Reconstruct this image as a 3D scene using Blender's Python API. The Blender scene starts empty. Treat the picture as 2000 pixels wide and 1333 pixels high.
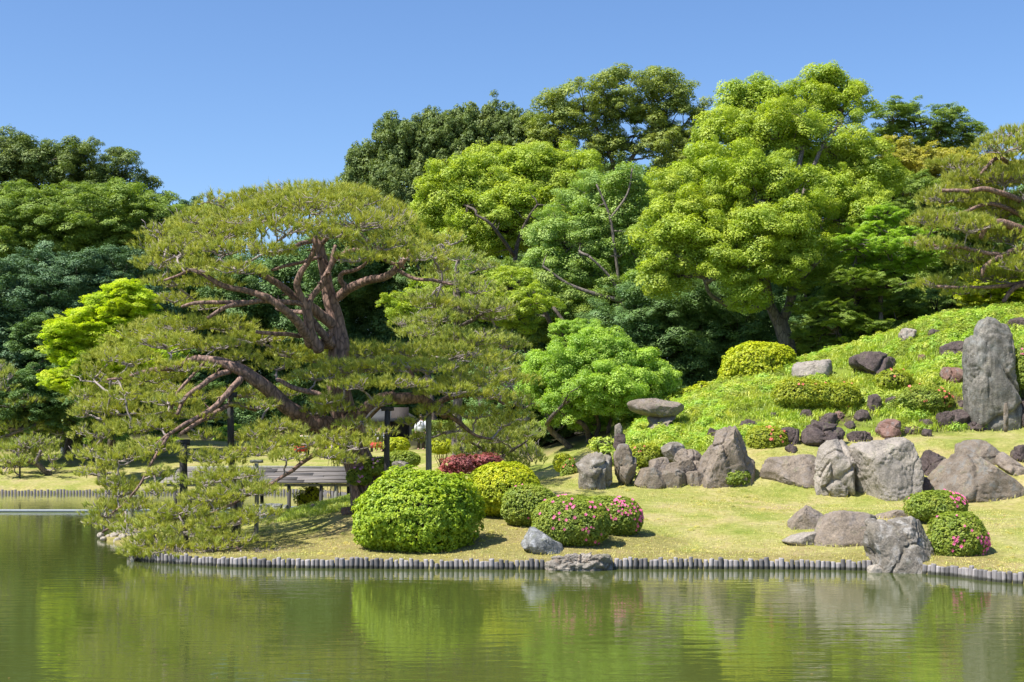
import bpy, bmesh, math, random
import numpy as np
from mathutils import Vector
R = random.Random(7)
rng = np.random.default_rng(11)
sc = bpy.context.scene
COL = sc.collection
rad = math.radians

# ------------------------------------------------------------------ camera, sky, sun, exposure
HC, HY, FP = 2.4, 850.0, 2777.8          # eye height above the water, horizon row and focal length of the 2000 px photograph
cam_d = bpy.data.cameras.new("camera"); cam = bpy.data.objects.new("camera", cam_d); COL.objects.link(cam)
cam.location = (0, 0, HC); cam.rotation_euler = (rad(90), 0, 0)
cam_d.lens = 50; cam_d.sensor_width = 36; cam_d.shift_y = (HY - 666.5) / 2000.0; cam_d.clip_end = 3000; cam_d.clip_start = 0.1
sc.camera = cam
SUN_EL, SUN_AZ = 57.0, 240.0             # azimuth clockwise from +Y: the sun stands behind the camera, to the left
w = bpy.data.worlds.new("World"); sc.world = w; w.use_nodes = True
nt = w.node_tree; nt.nodes.clear()
wo = nt.nodes.new("ShaderNodeOutputWorld"); bg = nt.nodes.new("ShaderNodeBackground"); sky = nt.nodes.new("ShaderNodeTexSky")
sky.sky_type = 'NISHITA'; sky.sun_disc = False; sky.sun_elevation = rad(SUN_EL); sky.sun_rotation = rad(SUN_AZ)
sky.altitude = 1200; sky.air_density = 1.0; sky.dust_density = 1.3; sky.ozone_density = 2.6
hs = nt.nodes.new("ShaderNodeHueSaturation"); hs.inputs['Saturation'].default_value = 1.15; hs.inputs['Hue'].default_value = 0.505; hs.inputs['Value'].default_value = .61
nt.links.new(sky.outputs[0], hs.inputs['Color']); nt.links.new(hs.outputs[0], bg.inputs[0]); nt.links.new(bg.outputs[0], wo.inputs[0])
bg.inputs[1].default_value = 0.15
sd = bpy.data.lights.new("sun", 'SUN'); sun = bpy.data.objects.new("sun", sd); COL.objects.link(sun)
sd.energy = 4.2; sd.angle = rad(0.6); sd.color = (1.0, 0.95, 0.86)
_a, _e = rad(SUN_AZ), rad(SUN_EL)
SUND = Vector((math.sin(_a)*math.cos(_e), math.cos(_a)*math.cos(_e), math.sin(_e)))
sun.rotation_euler = SUND.to_track_quat('Z', 'Y').to_euler()
sc.view_settings.view_transform = 'Standard'; sc.view_settings.look = 'None'; sc.view_settings.gamma = 1.0
sc.view_settings.use_curve_mapping = False; sc.view_settings.exposure = 1.06
sc.cycles.max_bounces = 9; sc.cycles.diffuse_bounces = 6; sc.cycles.glossy_bounces = 3; sc.cycles.transmission_bounces = 4; sc.cycles.transparent_max_bounces = 6

# ------------------------------------------------------------------ helpers
def at(px, py, Y): return np.array([(px-1000)/FP*Y, Y, HC + (HY-py)/FP*Y])
def px2m(d, Y): return d*Y/FP

_perm = rng.permutation(4096).astype(np.int64)
_val = rng.random(4096)*2-1
def vnoise(p):
    p = np.asarray(p, float); i = np.floor(p).astype(np.int64); f = p-i; f = f*f*(3-2*f)
    def h(dx, dy, dz): return _val[_perm[(_perm[(_perm[(i[:, 0]+dx) & 4095]+i[:, 1]+dy) & 4095]+i[:, 2]+dz) & 4095]]
    x0 = h(0,0,0)*(1-f[:,0])+h(1,0,0)*f[:,0]; x1 = h(0,1,0)*(1-f[:,0])+h(1,1,0)*f[:,0]
    x2 = h(0,0,1)*(1-f[:,0])+h(1,0,1)*f[:,0]; x3 = h(0,1,1)*(1-f[:,0])+h(1,1,1)*f[:,0]
    y0 = x0*(1-f[:,1])+x1*f[:,1]; y1 = x2*(1-f[:,1])+x3*f[:,1]
    return y0*(1-f[:,2])+y1*f[:,2]
def fbm(p, o=4):
    s = 0; a = 1.0; t = 0; p = np.asarray(p, float)
    for k in range(o): s = s+a*vnoise(p+k*17.3); t += a; a *= .5; p = p*2.03
    return s/t
def unit(v): return v/np.maximum(np.linalg.norm(v, axis=-1, keepdims=True), 1e-9)
def rdir(n): return unit(rng.normal(size=(n, 3)))

def mesh_np(name, V, F, smooth=False, tint=None):
    """V (n,3); F: one array (m,k) or a list of arrays"""
    me = bpy.data.meshes.new(name)
    if not isinstance(F, list): F = [F]
    F = [np.asarray(f, np.int32) for f in F if len(f)]
    V = np.asarray(V, np.float32)
    me.vertices.add(len(V)); me.vertices.foreach_set('co', V.ravel())
    nl = sum(f.size for f in F); me.loops.add(nl)
    me.loops.foreach_set('vertex_index', np.concatenate([f.ravel() for f in F]))
    npoly = sum(len(f) for f in F); me.polygons.add(npoly)
    tot = np.concatenate([np.full(len(f), f.shape[1], np.int32) for f in F])
    st = np.concatenate([[0], np.cumsum(tot)[:-1]]).astype(np.int32)
    me.polygons.foreach_set('loop_start', st); me.polygons.foreach_set('loop_total', tot)
    if smooth: me.polygons.foreach_set('use_smooth', np.ones(npoly, bool))
    if tint is not None:
        a = me.attributes.new('tint', 'FLOAT', 'POINT'); a.data.foreach_set('value', np.asarray(tint, np.float32))
    me.update(calc_edges=True); me.validate()
    return me
def link(name, me, mat=None, parent=None, loc=(0, 0, 0)):
    o = bpy.data.objects.new(name, me); COL.objects.link(o)
    if mat is not None and not len(me.materials): me.materials.append(mat)
    o.location = loc
    if parent is not None: o.parent = parent
    return o
def thing(name, label, cat, loc=(0, 0, 0), group=None):
    o = bpy.data.objects.new(name, None); COL.objects.link(o); o.location = loc; o.empty_display_size = .2
    o['label'] = label; o['category'] = cat
    if group: o['group'] = group
    return o
def tag(o, label=None, cat=None, group=None, kind=None):
    if label: o['label'] = label
    if cat: o['category'] = cat
    if group: o['group'] = group
    if kind: o['kind'] = kind
    return o

class MB:
    """collects geometry in world coordinates, builds one mesh object relative to a base"""
    def __init__(s): s.V = []; s.F = {}; s.T = []; s.n = 0
    def add(s, V, F, t=0.0):
        V = np.asarray(V, float); F = np.asarray(F)
        s.V.append(V); s.F.setdefault(F.shape[1], []).append(F+s.n); s.n += len(V)
        s.T.append(np.full(len(V), t) if np.isscalar(t) else t)
    def tube(s, pts, rr, sides=6, t=0.0):
        pts = np.asarray(pts, float); n = len(pts); rr = np.broadcast_to(np.asarray(rr, float), (n,))
        tg = np.gradient(pts, axis=0); tg = unit(tg)
        ref = np.array([0.13, 0.95, 0.28]) if abs(tg[:, 1]).mean() < .8 else np.array([1., .1, .05])
        u = unit(np.cross(tg, ref)); v = np.cross(tg, u)
        a = np.arange(sides)*2*math.pi/sides
        V = pts[:, None]+rr[:, None, None]*(np.cos(a)[None, :, None]*u[:, None]+np.sin(a)[None, :, None]*v[:, None])
        V = V.reshape(-1, 3)
        i = np.arange(n-1)[:, None]*sides; j = np.arange(sides)[None]; k = (j+1) % sides
        F = np.stack([i+j, i+k, i+sides+k, i+sides+j], -1).reshape(-1, 4)
        s.add(V, F, t)
        c = len(V); 
        V2 = np.array([pts[0], pts[-1]]); b = s.n; s.V.append(V2); s.T.append(np.full(2, float(np.mean(t)))); s.n += 2
        st = b-c
        j = np.arange(sides); k = (j+1) % sides
        s.F.setdefault(3, []).append(np.stack([np.full(sides, b), st+k, st+j], -1))
        s.F.setdefault(3, []).append(np.stack([np.full(sides, b+1), st+(n-1)*sides+j, st+(n-1)*sides+k], -1))
    def box(s, c, sx, sy, sz, rot=None, t=0.0):
        V = np.array([[x, y, z] for x in (-.5, .5) for y in (-.5, .5) for z in (-.5, .5)])*[sx, sy, sz]
        if rot is not None: V = V @ np.array(rot).T
        F = np.array([[0,1,3,2],[4,6,7,5],[0,4,5,1],[2,3,7,6],[0,2,6,4],[1,5,7,3]])
        s.add(V+np.asarray(c), F, t)
    def build(s, name, mat, parent=None, base=(0, 0, 0), smooth=False):
        V = np.concatenate(s.V)-np.asarray(base)
        me = mesh_np(name, V, [np.concatenate(f) for f in s.F.values()], smooth, np.concatenate(s.T))
        return link(name, me, mat, parent, (0, 0, 0) if parent is not None else tuple(base))

def smooth_path(P, k=6):
    """Catmull-Rom through the rows of P (any number of columns)"""
    P = np.asarray(P, float); Q = np.vstack([2*P[0]-P[1], P, 2*P[-1]-P[-2]]); out = []
    for i in range(1, len(Q)-2):
        for t in np.arange(k)/k:
            out.append(.5*((2*Q[i])+(-Q[i-1]+Q[i+1])*t+(2*Q[i-1]-5*Q[i]+4*Q[i+1]-Q[i+2])*t*t+(-Q[i-1]+3*Q[i]-3*Q[i+1]+Q[i+2])*t**3))
    out.append(P[-1]); return np.array(out)

# ------------------------------------------------------------------ materials
MATS = {}
def newmat(name):
    m = bpy.data.materials.new(name); m.use_nodes = True; n = m.node_tree; n.nodes.clear()
    o = n.nodes.new('ShaderNodeOutputMaterial'); MATS[name] = m
    return m, n, o
def N(n, t, **kw):
    x = n.nodes.new(t)
    for k, v in kw.items():
        if hasattr(x, k) and not k[0].isupper(): setattr(x, k, v)
        else: x.inputs[k].default_value = v
    return x
def ramp(n, fac, stops):
    r = n.nodes.new('ShaderNodeValToRGB'); e = r.color_ramp.elements
    while len(e) < len(stops): e.new(.5)
    for q, (p, c) in zip(e, stops): q.position = p; q.color = (*c, 1) if len(c) == 3 else c
    n.links.new(fac, r.inputs[0]); return r.outputs[0]
def mixc(n, fac, a, b, mode='MIX'):
    m = n.nodes.new('ShaderNodeMix'); m.data_type = 'RGBA'; m.blend_type = mode
    for s, v in ((m.inputs['Factor'], fac), (m.inputs['A'], a), (m.inputs['B'], b)):
        if isinstance(v, (int, float)): s.default_value = v
        elif isinstance(v, tuple): s.default_value = (*v, 1)
        else: n.links.new(v, s)
    # the RGBA sockets are the third pair
    return m.outputs['Result']
def mix_rgb(n, fac, a, b, mode='MIX'):
    m = n.nodes.new('ShaderNodeMixRGB'); m.blend_type = mode
    for s, v in ((m.inputs[0], fac), (m.inputs[1], a), (m.inputs[2], b)):
        if isinstance(v, (int, float)): s.default_value = v
        elif isinstance(v, tuple): s.default_value = (*v, 1)
        else: n.links.new(v, s)
    return m.outputs[0]
def noise(n, scale, detail=4, rough=.6, vec=None, dist=0.0):
    x = N(n, 'ShaderNodeTexNoise', Scale=scale, Detail=detail, Roughness=rough, Distortion=dist)
    if vec is not None: n.links.new(vec, x.inputs['Vector'])
    return x.outputs['Fac']
def coords(n, scale=(1, 1, 1), kind='Object'):
    t = n.nodes.new('ShaderNodeTexCoord'); m = N(n, 'ShaderNodeMapping'); m.inputs['Scale'].default_value = scale
    n.links.new(t.outputs[kind], m.inputs[0]); return m.outputs[0]
def bump(n, h, strength=.5, dist=.02, prev=None):
    b = N(n, 'ShaderNodeBump', Strength=strength, Distance=dist); n.links.new(h, b.inputs['Height'])
    if prev is not None: n.links.new(prev, b.inputs['Normal'])
    return b.outputs[0]
def attr(n, name='tint'):
    a = n.nodes.new('ShaderNodeAttribute'); a.attribute_name = name; return a.outputs['Fac']

def leaf_mat(name, ca, cb, cc=None, trans=.42, gloss=.03, nscale=.5, gain=1.6):
    """ca, cb: the two ends of the leaf colour range; cc: colour of the young shoots"""
    ca, cb, cc = [tuple(min(.7, v*g_) for v, g_ in zip(q, (gain*1.1, gain*1.06, gain*1.15))) for q in (ca, cb, cc or cb)]; gloss = min(gloss, .03)
    m, n, o = newmat(name)
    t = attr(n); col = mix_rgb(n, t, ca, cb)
    g = n.nodes.new('ShaderNodeNewGeometry')
    nz = noise(n, nscale, 4, .65, g.outputs['Position'])
    f = N(n, 'ShaderNodeMapRange'); f.inputs[1].default_value = .38; f.inputs[2].default_value = .62
    n.links.new(nz, f.inputs[0])
    col = mix_rgb(n, f.outputs[0], col, cc if cc else cb)
    n2 = noise(n, nscale*3.3, 3, .6, g.outputs['Position']); v2 = ramp(n, n2, [(.35, (.74, .80, .8)), (.65, (1.22, 1.12, 1.0))]); col = mix_rgb(n, 1.0, col, v2, 'MULTIPLY')
    d = n.nodes.new('ShaderNodeBsdfDiffuse'); tr = n.nodes.new('ShaderNodeBsdfTranslucent'); gl = N(n, 'ShaderNodeBsdfGlossy', Roughness=.6)
    n.links.new(col, d.inputs[0])
    tc = mix_rgb(n, 1.0, col, (1.15, 1.2, .5), 'MULTIPLY'); n.links.new(tc, tr.inputs[0])
    gl.inputs[0].default_value = (.9, .95, 1, 1)
    a = N(n, 'ShaderNodeMixShader', Fac=trans); n.links.new(d.outputs[0], a.inputs[1]); n.links.new(tr.outputs[0], a.inputs[2])
    b = N(n, 'ShaderNodeMixShader', Fac=gloss); n.links.new(a.outputs[0], b.inputs[1]); n.links.new(gl.outputs[0], b.inputs[2])
    n.links.new(b.outputs[0], o.inputs[0]); return m

def bark_mat(name, c1, c2, scale=9, strength=.8, zs=.35, dist=.03):
    m, n, o = newmat(name)
    v = coords(n, (1, 1, zs)); nz = noise(n, scale, 6, .65, v)
    vo = N(n, 'ShaderNodeTexVoronoi', Scale=scale*1.1, feature='DISTANCE_TO_EDGE'); n.links.new(v, vo.inputs['Vector'])
    c = ramp(n, nz, [(.3, c1), (.7, c2)])
    cr = ramp(n, vo.outputs[0], [(0, (.28, .28, .28)), (.14, (1.08, 1.05, 1))])
    c = mix_rgb(n, .8, c, cr, 'MULTIPLY')
    p = N(n, 'ShaderNodeBsdfPrincipled', Roughness=.85); n.links.new(c, p.inputs['Base Color'])
    b = bump(n, vo.outputs[0], strength, dist); b = bump(n, nz, strength*.7, dist*.6, b)
    n.links.new(b, p.inputs['Normal']); n.links.new(p.outputs[0], o.inputs[0]); return m

def rock_mat(name, c1, c2, c3=None, lichen=0.0, streak=0.0, scale=1.0, warm=None, rough=.8, bs=.6):
    m, n, o = newmat(name)
    v = coords(n, (scale, scale, scale))
    n1 = noise(n, 1.6, 6, .62, v, .3); c = ramp(n, n1, [(.32, c1), (.68, c2)])
    fine = noise(n, 22, 5, .7, v); fr = ramp(n, fine, [(.3, (.5, .5, .5)), (.7, (1.34, 1.3, 1.22))]); c = mix_rgb(n, .9, c, fr, 'MULTIPLY')
    c = mix_rgb(n, 1.0, c, (1.06, .98, .88), 'MULTIPLY')
    ms = noise(n, 2.2, 6, .75, v, 1.2); mf = ramp(n, ms, [(.52, (0, 0, 0)), (.66, (.55, .55, .55))]); c = mix_rgb(n, mf, c, (c1[0]*.45, c1[1]*.45, c1[2]*.4))
    if c3:
        n3 = noise(n, 3.1, 5, .7, v, .6); f3 = ramp(n, n3, [(.5, (0, 0, 0)), (.64, (1, 1, 1))]); c = mix_rgb(n, f3, c, c3)
    if streak:
        vs = coords(n, (5*scale, 5*scale, .5*scale)); ns = noise(n, 1.5, 5, .6, vs)
        fs = ramp(n, ns, [(.4, (1, 1, 1)), (.6, (.5, .5, .5))]); c = mix_rgb(n, streak, c, fs, 'MULTIPLY')
    if lichen:
        vo = N(n, 'ShaderNodeTexVoronoi', Scale=14*scale); n.links.new(v, vo.inputs['Vector'])
        nl = noise(n, 2.5, 3, .6, v); fl = ramp(n, vo.outputs['Distance'], [(.1, (1, 1, 1)), (.2, (0, 0, 0))])
        f2 = ramp(n, nl, [(.5, (0, 0, 0)), (.6, (1, 1, 1))]); f = mix_rgb(n, 1.0, fl, f2, 'MULTIPLY'); f = mix_rgb(n, 1.0, f, (lichen,)*3, 'MULTIPLY')
        c = mix_rgb(n, f, c, (.6, .6, .55))
    mo = noise(n, 1.3, 6, .8, v, .8); gm = n.nodes.new('ShaderNodeNewGeometry'); sz = n.nodes.new('ShaderNodeSeparateXYZ'); n.links.new(gm.outputs['Normal'], sz.inputs[0]); mz = N(n, 'ShaderNodeMath', operation='MULTIPLY_ADD'); n.links.new(sz.outputs[2], mz.inputs[0]); mz.inputs[1].default_value = .08; n.links.new(mo, mz.inputs[2]); mk = ramp(n, mz.outputs[0], [(.6, (0, 0, 0)), (.7, (.6, .6, .6))]); c = mix_rgb(n, mk, c, (.13, .145, .06))
    p = N(n, 'ShaderNodeBsdfPrincipled', Roughness=rough); n.links.new(c, p.inputs['Base Color'])
    b = bump(n, n1, bs*.8, .09); b = bump(n, ms, bs*.8, .05, b); b = bump(n, fine, bs, .025, b)
    vc = N(n, 'ShaderNodeTexNoise', Scale=5, Detail=6, Roughness=.75); n.links.new(v, vc.inputs['Vector'])
    b = bump(n, vc.outputs[0], bs, .05, b)
    n.links.new(b, p.inputs['Normal']); n.links.new(p.outputs[0], o.inputs[0]); return m

def wood_mat(name, c1, c2, axis=2, rand=.3):
    m, n, o = newmat(name)
    s = [26, 26, 26]; s[axis] = 2.2
    v = coords(n, tuple(s)); nz = noise(n, 1, 6, .7, v); c = ramp(n, nz, [(.3, c1), (.7, c2)])
    oi = n.nodes.new('ShaderNodeObjectInfo'); rr = ramp(n, oi.outputs['Random'], [(0, (1-rand,)*3), (1, (1+rand*.5, 1+rand*.45, 1+rand*.4))]); c = mix_rgb(n, 1.0, c, rr, 'MULTIPLY')
    p = N(n, 'ShaderNodeBsdfPrincipled', Roughness=.85); n.links.new(c, p.inputs['Base Color'])
    n.links.new(bump(n, nz, .7, .01), p.inputs['Normal']); n.links.new(p.outputs[0], o.inputs[0]); return m
def plain_mat(name, c, rough=.7, var=.15, scale=8):
    m, n, o = newmat(name)
    nz = noise(n, scale, 4, .6, coords(n)); cc = ramp(n, nz, [(.3, tuple(x*(1-var) for x in c)), (.7, tuple(x*(1+var) for x in c))])
    p = N(n, 'ShaderNodeBsdfPrincipled', Roughness=rough); n.links.new(cc, p.inputs['Base Color']); n.links.new(p.outputs[0], o.inputs[0]); return m

# ------------------------------------------------------------------ pond outline and terrain
NEAR = [(60, 10), (30, 14), (12, 20.4)]+[tuple(at(px, 0, HC*FP/(py-HY))[:2]) for px, py in
        ((2000, 1141), (1860, 1126), (1700, 1115), (1450, 1112), (1200, 1112), (1050, 1113), (870, 1112), (700, 1111), (470, 1108), (370, 1103), (290, 1098), (252, 1089))]
TIPS = [(-7.65, 29.4), (-9.4, 32.5), (-9.7, 34.6), (-8.2, 36.2), (-6, 36.4), (-4.2, 36.2), (-3.2, 37.6), (-3.4, 42), (-5.0, 52), (-8, 58.4)]
FAR = [(-12, 58.8), (-16, 58.2), (-20, 58.0), (-26, 57.5), (-45, 55), (-90, 50), (-150, 20), (-150, -90), (60, -90)]
NEARS = smooth_path(np.array(NEAR), 6)
POND = np.array([tuple(p) for p in NEARS]+TIPS+FAR)
def pond_sd(x, y):
    """signed distance to the pond's outline, positive on land"""
    x = np.asarray(x, float); y = np.asarray(y, float); d = np.full(x.shape, 1e9); ins = np.zeros(x.shape, bool)
    n = len(POND)
    for i in range(n):
        ax, ay = POND[i]; bx, by = POND[(i+1) % n]
        ex, ey = bx-ax, by-ay; t = np.clip(((x-ax)*ex+(y-ay)*ey)/(ex*ex+ey*ey+1e-12), 0, 1)
        d = np.minimum(d, (x-ax-t*ex)**2+(y-ay-t*ey)**2)
        c = (ay > y) != (by > y); ins ^= c & (x < ex*(y-ay)/(by-ay+1e-15)+ax)
    d = np.sqrt(d); return np.where(ins, -d, d)
CT = [(620,990,32.5),(560,1012,31.5),(450,1040,31),(300,1065,29.5),(620,1040,29.3),(500,1070,27.7),(700,1050,28.5),(900,1062,27),(1000,1042,27.5),
 (1000,1000,30),(1100,960,34),(1090,935,39),(1300,955,34.5),(1600,973,33.5),(1950,979,33),(1300,1040,28.5),(1600,1040,28),(1900,1040,27),(1400,990,31.5),(1750,1000,30.5),
 (2000,1100,24.5),(1150,1060,27),(1560,885,36),(1700,872,36.5),(1800,866,36.2),(1900,856,37),(2000,850,37),(1990,838,38.5),(1850,836,38.5),(2150,850,37),
 (1330,865,38),(1240,865,38.5),(1200,885,38),(1150,905,38.5),(1400,802,40.5),(1500,785,40.5),(1500,742,42.5),(1640,702,44),(1600,762,41),(1740,667,44.5),(1740,740,41.5),(1740,800,39.5),
 (1850,622,45),(1850,700,42),(1850,780,39.5),(2000,605,45),(2000,700,41.5),(2000,780,39.3),(2250,590,46),(2250,720,41.5),(1600,840,38.3),(1450,838,38.3),(1330,800,41.5),(1700,840,38.4),
 (1125,893,42),(1000,922,42),(860,912,50),(740,898,62),(700,880,75),(60,953,59.5),(60,930,62.5),(100,900,68),(130,875,76),(0,930,62.5),(-100,955,59),(-300,930,64),(400,868,76),(330,890,68),(200,955,60),(200,930,63),
 (560,880,72),(1000,890,55),(880,960,34),(800,985,31),(760,940,36)]
CW = [tuple(at(*c)) for c in CT]
CW += [(x, y, .17) for x, y in NEARS[::6]]+[(x, y, .06 if i < 3 else .25) for i, (x, y) in enumerate(TIPS)]+[(x, y, .2) for x, y in FAR[:4]]
CW += [(7,51,3.4),(14,52,4.2),(20,52,4.6),(5,60,2.4),(15,60,2.8),(25,62,3),(30,40,4),(30,25,1.2),(0,70,2),(-10,80,2.2),(-30,80,2.4),(-60,90,2.5),(30,90,3),(60,90,3),(0,110,2.5),(-150,200,3),(0,220,3),(150,200,3),(-150,90,2),(80,40,3),(-90,60,1)]
CW = np.array(CW); _XY = CW[:, :2]
def _phi(r2): return np.sqrt(r2+1.2)
_A = _phi(((_XY[:, None]-_XY[None])**2).sum(-1)); _m = len(_XY)
_M = np.zeros((_m+1, _m+1)); _M[:_m, :_m] = _A-np.eye(_m)*.02; _M[_m, :_m] = 1; _M[:_m, _m] = 1
_W = np.linalg.solve(_M, np.append(CW[:, 2], 0))
def terr(x, y):
    x = np.atleast_1d(np.asarray(x, float)); y = np.atleast_1d(np.asarray(y, float)); out = np.empty(x.shape)
    X = x.ravel(); Yy = y.ravel(); o = out.ravel()
    for s in range(0, len(X), 20000):
        r2 = (X[s:s+20000, None]-_XY[None, :, 0])**2+(Yy[s:s+20000, None]-_XY[None, :, 1])**2
        o[s:s+20000] = _phi(r2) @ _W[:-1]+_W[-1]
    return o.reshape(x.shape)
def ground(x, y):
    z = terr(x, y); s = pond_sd(np.atleast_1d(x), np.atleast_1d(y)); far = np.hypot(x, np.asarray(y)-45)
    z = np.where(far > 120, z+(3-z)*np.clip((far-120)/120, 0, 1), z)
    z = np.maximum(z, .05)
    z = z+.04*fbm(np.stack([np.atleast_1d(x)*.7, np.atleast_1d(y)*.7, np.zeros_like(z)], -1), 3)*np.clip(s*2, 0, 1)
    t = np.clip((s+.16)/.18, 0, 1); return -.8+(z+.8)*t
def gz(x, y): return float(ground(np.array([x]), np.array([y]))[0])
_ys = np.arange(23, 110, .06)
def hit(px, py):
    """the first point of the ground on the sight line through a pixel of the photograph"""
    x = (px-1000)/FP*_ys; z = HC+(HY-py)/FP*_ys; g = ground(x, _ys); k = np.argmax(g >= z)
    if g[k] < z[k]: k = len(_ys)-1
    return np.array([x[k], _ys[k], g[k]])
# ------------------------------------------------------------------ ground, water
def axis(lo, hi, fine_lo, fine_hi, fine, grow=1.16):
    a = list(np.arange(fine_lo, fine_hi, fine)); s = fine; x = a[-1]
    while x < hi: s = min(s*grow, 60); x += s; a.append(x)
    s = fine; x = a[0]; b = []
    while x > lo: s = min(s*grow, 60); x -= s; b.append(x)
    return np.array(b[::-1]+a)
GX = axis(-900, 900, -11, 11, .11); GY = axis(-300, 1500, 22.5, 40, .11)
gx, gy = np.meshgrid(GX, GY, indexing='ij'); sh = gx.shape
gzv = ground(gx.ravel(), gy.ravel()).reshape(sh)
idx = np.arange(gx.size).reshape(sh)
GF = np.stack([idx[:-1, :-1], idx[1:, :-1], idx[1:, 1:], idx[:-1, 1:]], -1).reshape(-1, 4)
me = mesh_np('ground', np.stack([gx, gy, gzv], -1).reshape(-1, 3), GF, True)
# where the bamboo grass mound lies, where the wood's floor lies, where the grass is lush, where it is worn
def mound_mask(x, y):
    pxx = 1000+x/y*FP; base = np.interp(pxx, [1180, 1240, 1330, 1450, 1500, 1600, 1750, 1850, 2000, 2300], [37.2, 36.5, 36.3, 36.5, 37.0, 37.2, 37.6, 38.1, 38.3, 38.3])
    return np.clip((y-base)/.5, 0, 1)*np.clip((pxx-1190)/60, 0, 1)*np.clip((60-y)/6, 0, 1)
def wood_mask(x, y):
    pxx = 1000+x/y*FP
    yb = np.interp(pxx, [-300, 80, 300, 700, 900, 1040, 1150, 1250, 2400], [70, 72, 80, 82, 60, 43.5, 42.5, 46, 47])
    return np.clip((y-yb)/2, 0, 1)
gxf, gyf = gx.ravel(), gy.ravel(); gym = np.maximum(gyf, 5)
a = me.attributes.new('mound', 'FLOAT', 'POINT'); a.data.foreach_set('value', mound_mask(gxf, gym).astype(np.float32))
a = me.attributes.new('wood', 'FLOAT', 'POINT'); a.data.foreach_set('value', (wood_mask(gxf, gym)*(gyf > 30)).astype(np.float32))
_s = pond_sd(gxf, gyf); worn = np.exp(-np.clip(_s, 0, 9)/.9)*.75+.55*np.exp(-((gxf+5)**2/9+(gyf-28)**2/4))+.8*np.exp(-((gxf-.2)**2/1.0+(gyf-28)**2/1.2))
for cx, cy, cr in ((-1.9, 26.6, 1.9), (1.2, 26.7, 1.2), (7.6, 25.6, .9), (2.3, 27.6, .9), (.2, 29, 1.2)): worn += .8*np.exp(-((gxf-cx)**2+(gyf-cy)**2)/cr**2)
a = me.attributes.new('worn', 'FLOAT', 'POINT'); a.data.foreach_set('value', np.clip(worn, 0, 1).astype(np.float32))
m, n, o = newmat('ground_turf')
g = coords(n, (1, 1, 1)); n1 = noise(n, .9, 5, .65, g); n2 = noise(n, 9, 5, .7, g); n3 = noise(n, 60, 3, .7, g)
nl = noise(n, .45, 5, .7, g, .4); c = ramp(n, n1, [(.32, (.21, .25, .05)), (.46, (.30, .305, .09)), (.58, (.37, .34, .145)), (.7, (.36, .31, .16))]); pl = ramp(n, nl, [(.45, (1, 1, 1)), (.62, (1.12, 1.0, 1.15))]); c = mix_rgb(n, 1.0, c, pl, 'MULTIPLY')
wv = noise(n, 2.6, 5, .7, g)
wf = N(n, 'ShaderNodeMath', operation='MULTIPLY_ADD'); n.links.new(wv, wf.inputs[0]); wf.inputs[1].default_value = 1.1; n.links.new(attr(n, 'worn'), wf.inputs[2])
wr = ramp(n, wf.outputs[0], [(.72, (0, 0, 0)), (1.0, (1, 1, 1))]); wr2 = mix_rgb(n, 1.0, wr, (.6, .6, .6), 'MULTIPLY')
c = mix_rgb(n, wr2, c, (.23, .175, .085))
f2 = ramp(n, n2, [(.3, (.62, .66, .52)), (.7, (1.22, 1.2, 1.2))]); c = mix_rgb(n, 1.0, c, f2, 'MULTIPLY')
f3 = ramp(n, n3, [(.3, (.62, .64, .55)), (.7, (1.2, 1.2, 1.2))]); c = mix_rgb(n, .8, c, f3, 'MULTIPLY')
mo = ramp(n, n1, [(.36, (.09, .075, .035)), (.5, (.17, .22, .03))])
c = mix_rgb(n, attr(n, 'mound'), c, mo)
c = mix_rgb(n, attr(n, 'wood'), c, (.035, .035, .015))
p = N(n, 'ShaderNodeBsdfPrincipled', Roughness=.95); p.inputs['Specular IOR Level'].default_value = .15
n.links.new(c, p.inputs['Base Color']); b_ = bump(n, n2, .5, .03); b_ = bump(n, n3, .7, .02, b_); n.links.new(b_, p.inputs['Normal']); n.links.new(p.outputs[0], o.inputs[0])
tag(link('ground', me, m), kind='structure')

m, n, o = newmat('pond_water')
p = N(n, 'ShaderNodeBsdfPrincipled', IOR=1.42); p.inputs['Roughness'].default_value = .03
tc = n.nodes.new('ShaderNodeTexCoord')
nb = noise(n, .12, 3, .5, tc.outputs['Object']); c = ramp(n, nb, [(.35, (.064, .084, .018)), (.65, (.078, .094, .022))])
n.links.new(c, p.inputs['Base Color'])
mp = N(n, 'ShaderNodeMapping'); mp.inputs['Scale'].default_value = (.55, 2.6, 1); mp.inputs['Rotation'].default_value = (0, 0, rad(4)); n.links.new(tc.outputs['Object'], mp.inputs[0])
mp2 = N(n, 'ShaderNodeMapping'); mp2.inputs['Scale'].default_value = (2.0, 7.5, 1); mp2.inputs['Rotation'].default_value = (0, 0, rad(-6)); n.links.new(tc.outputs['Object'], mp2.inputs[0])
w1 = noise(n, 1.6, 3, .5, mp.outputs[0], .4); w2 = noise(n, 1.5, 3, .6, mp2.outputs[0], .3)
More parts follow.
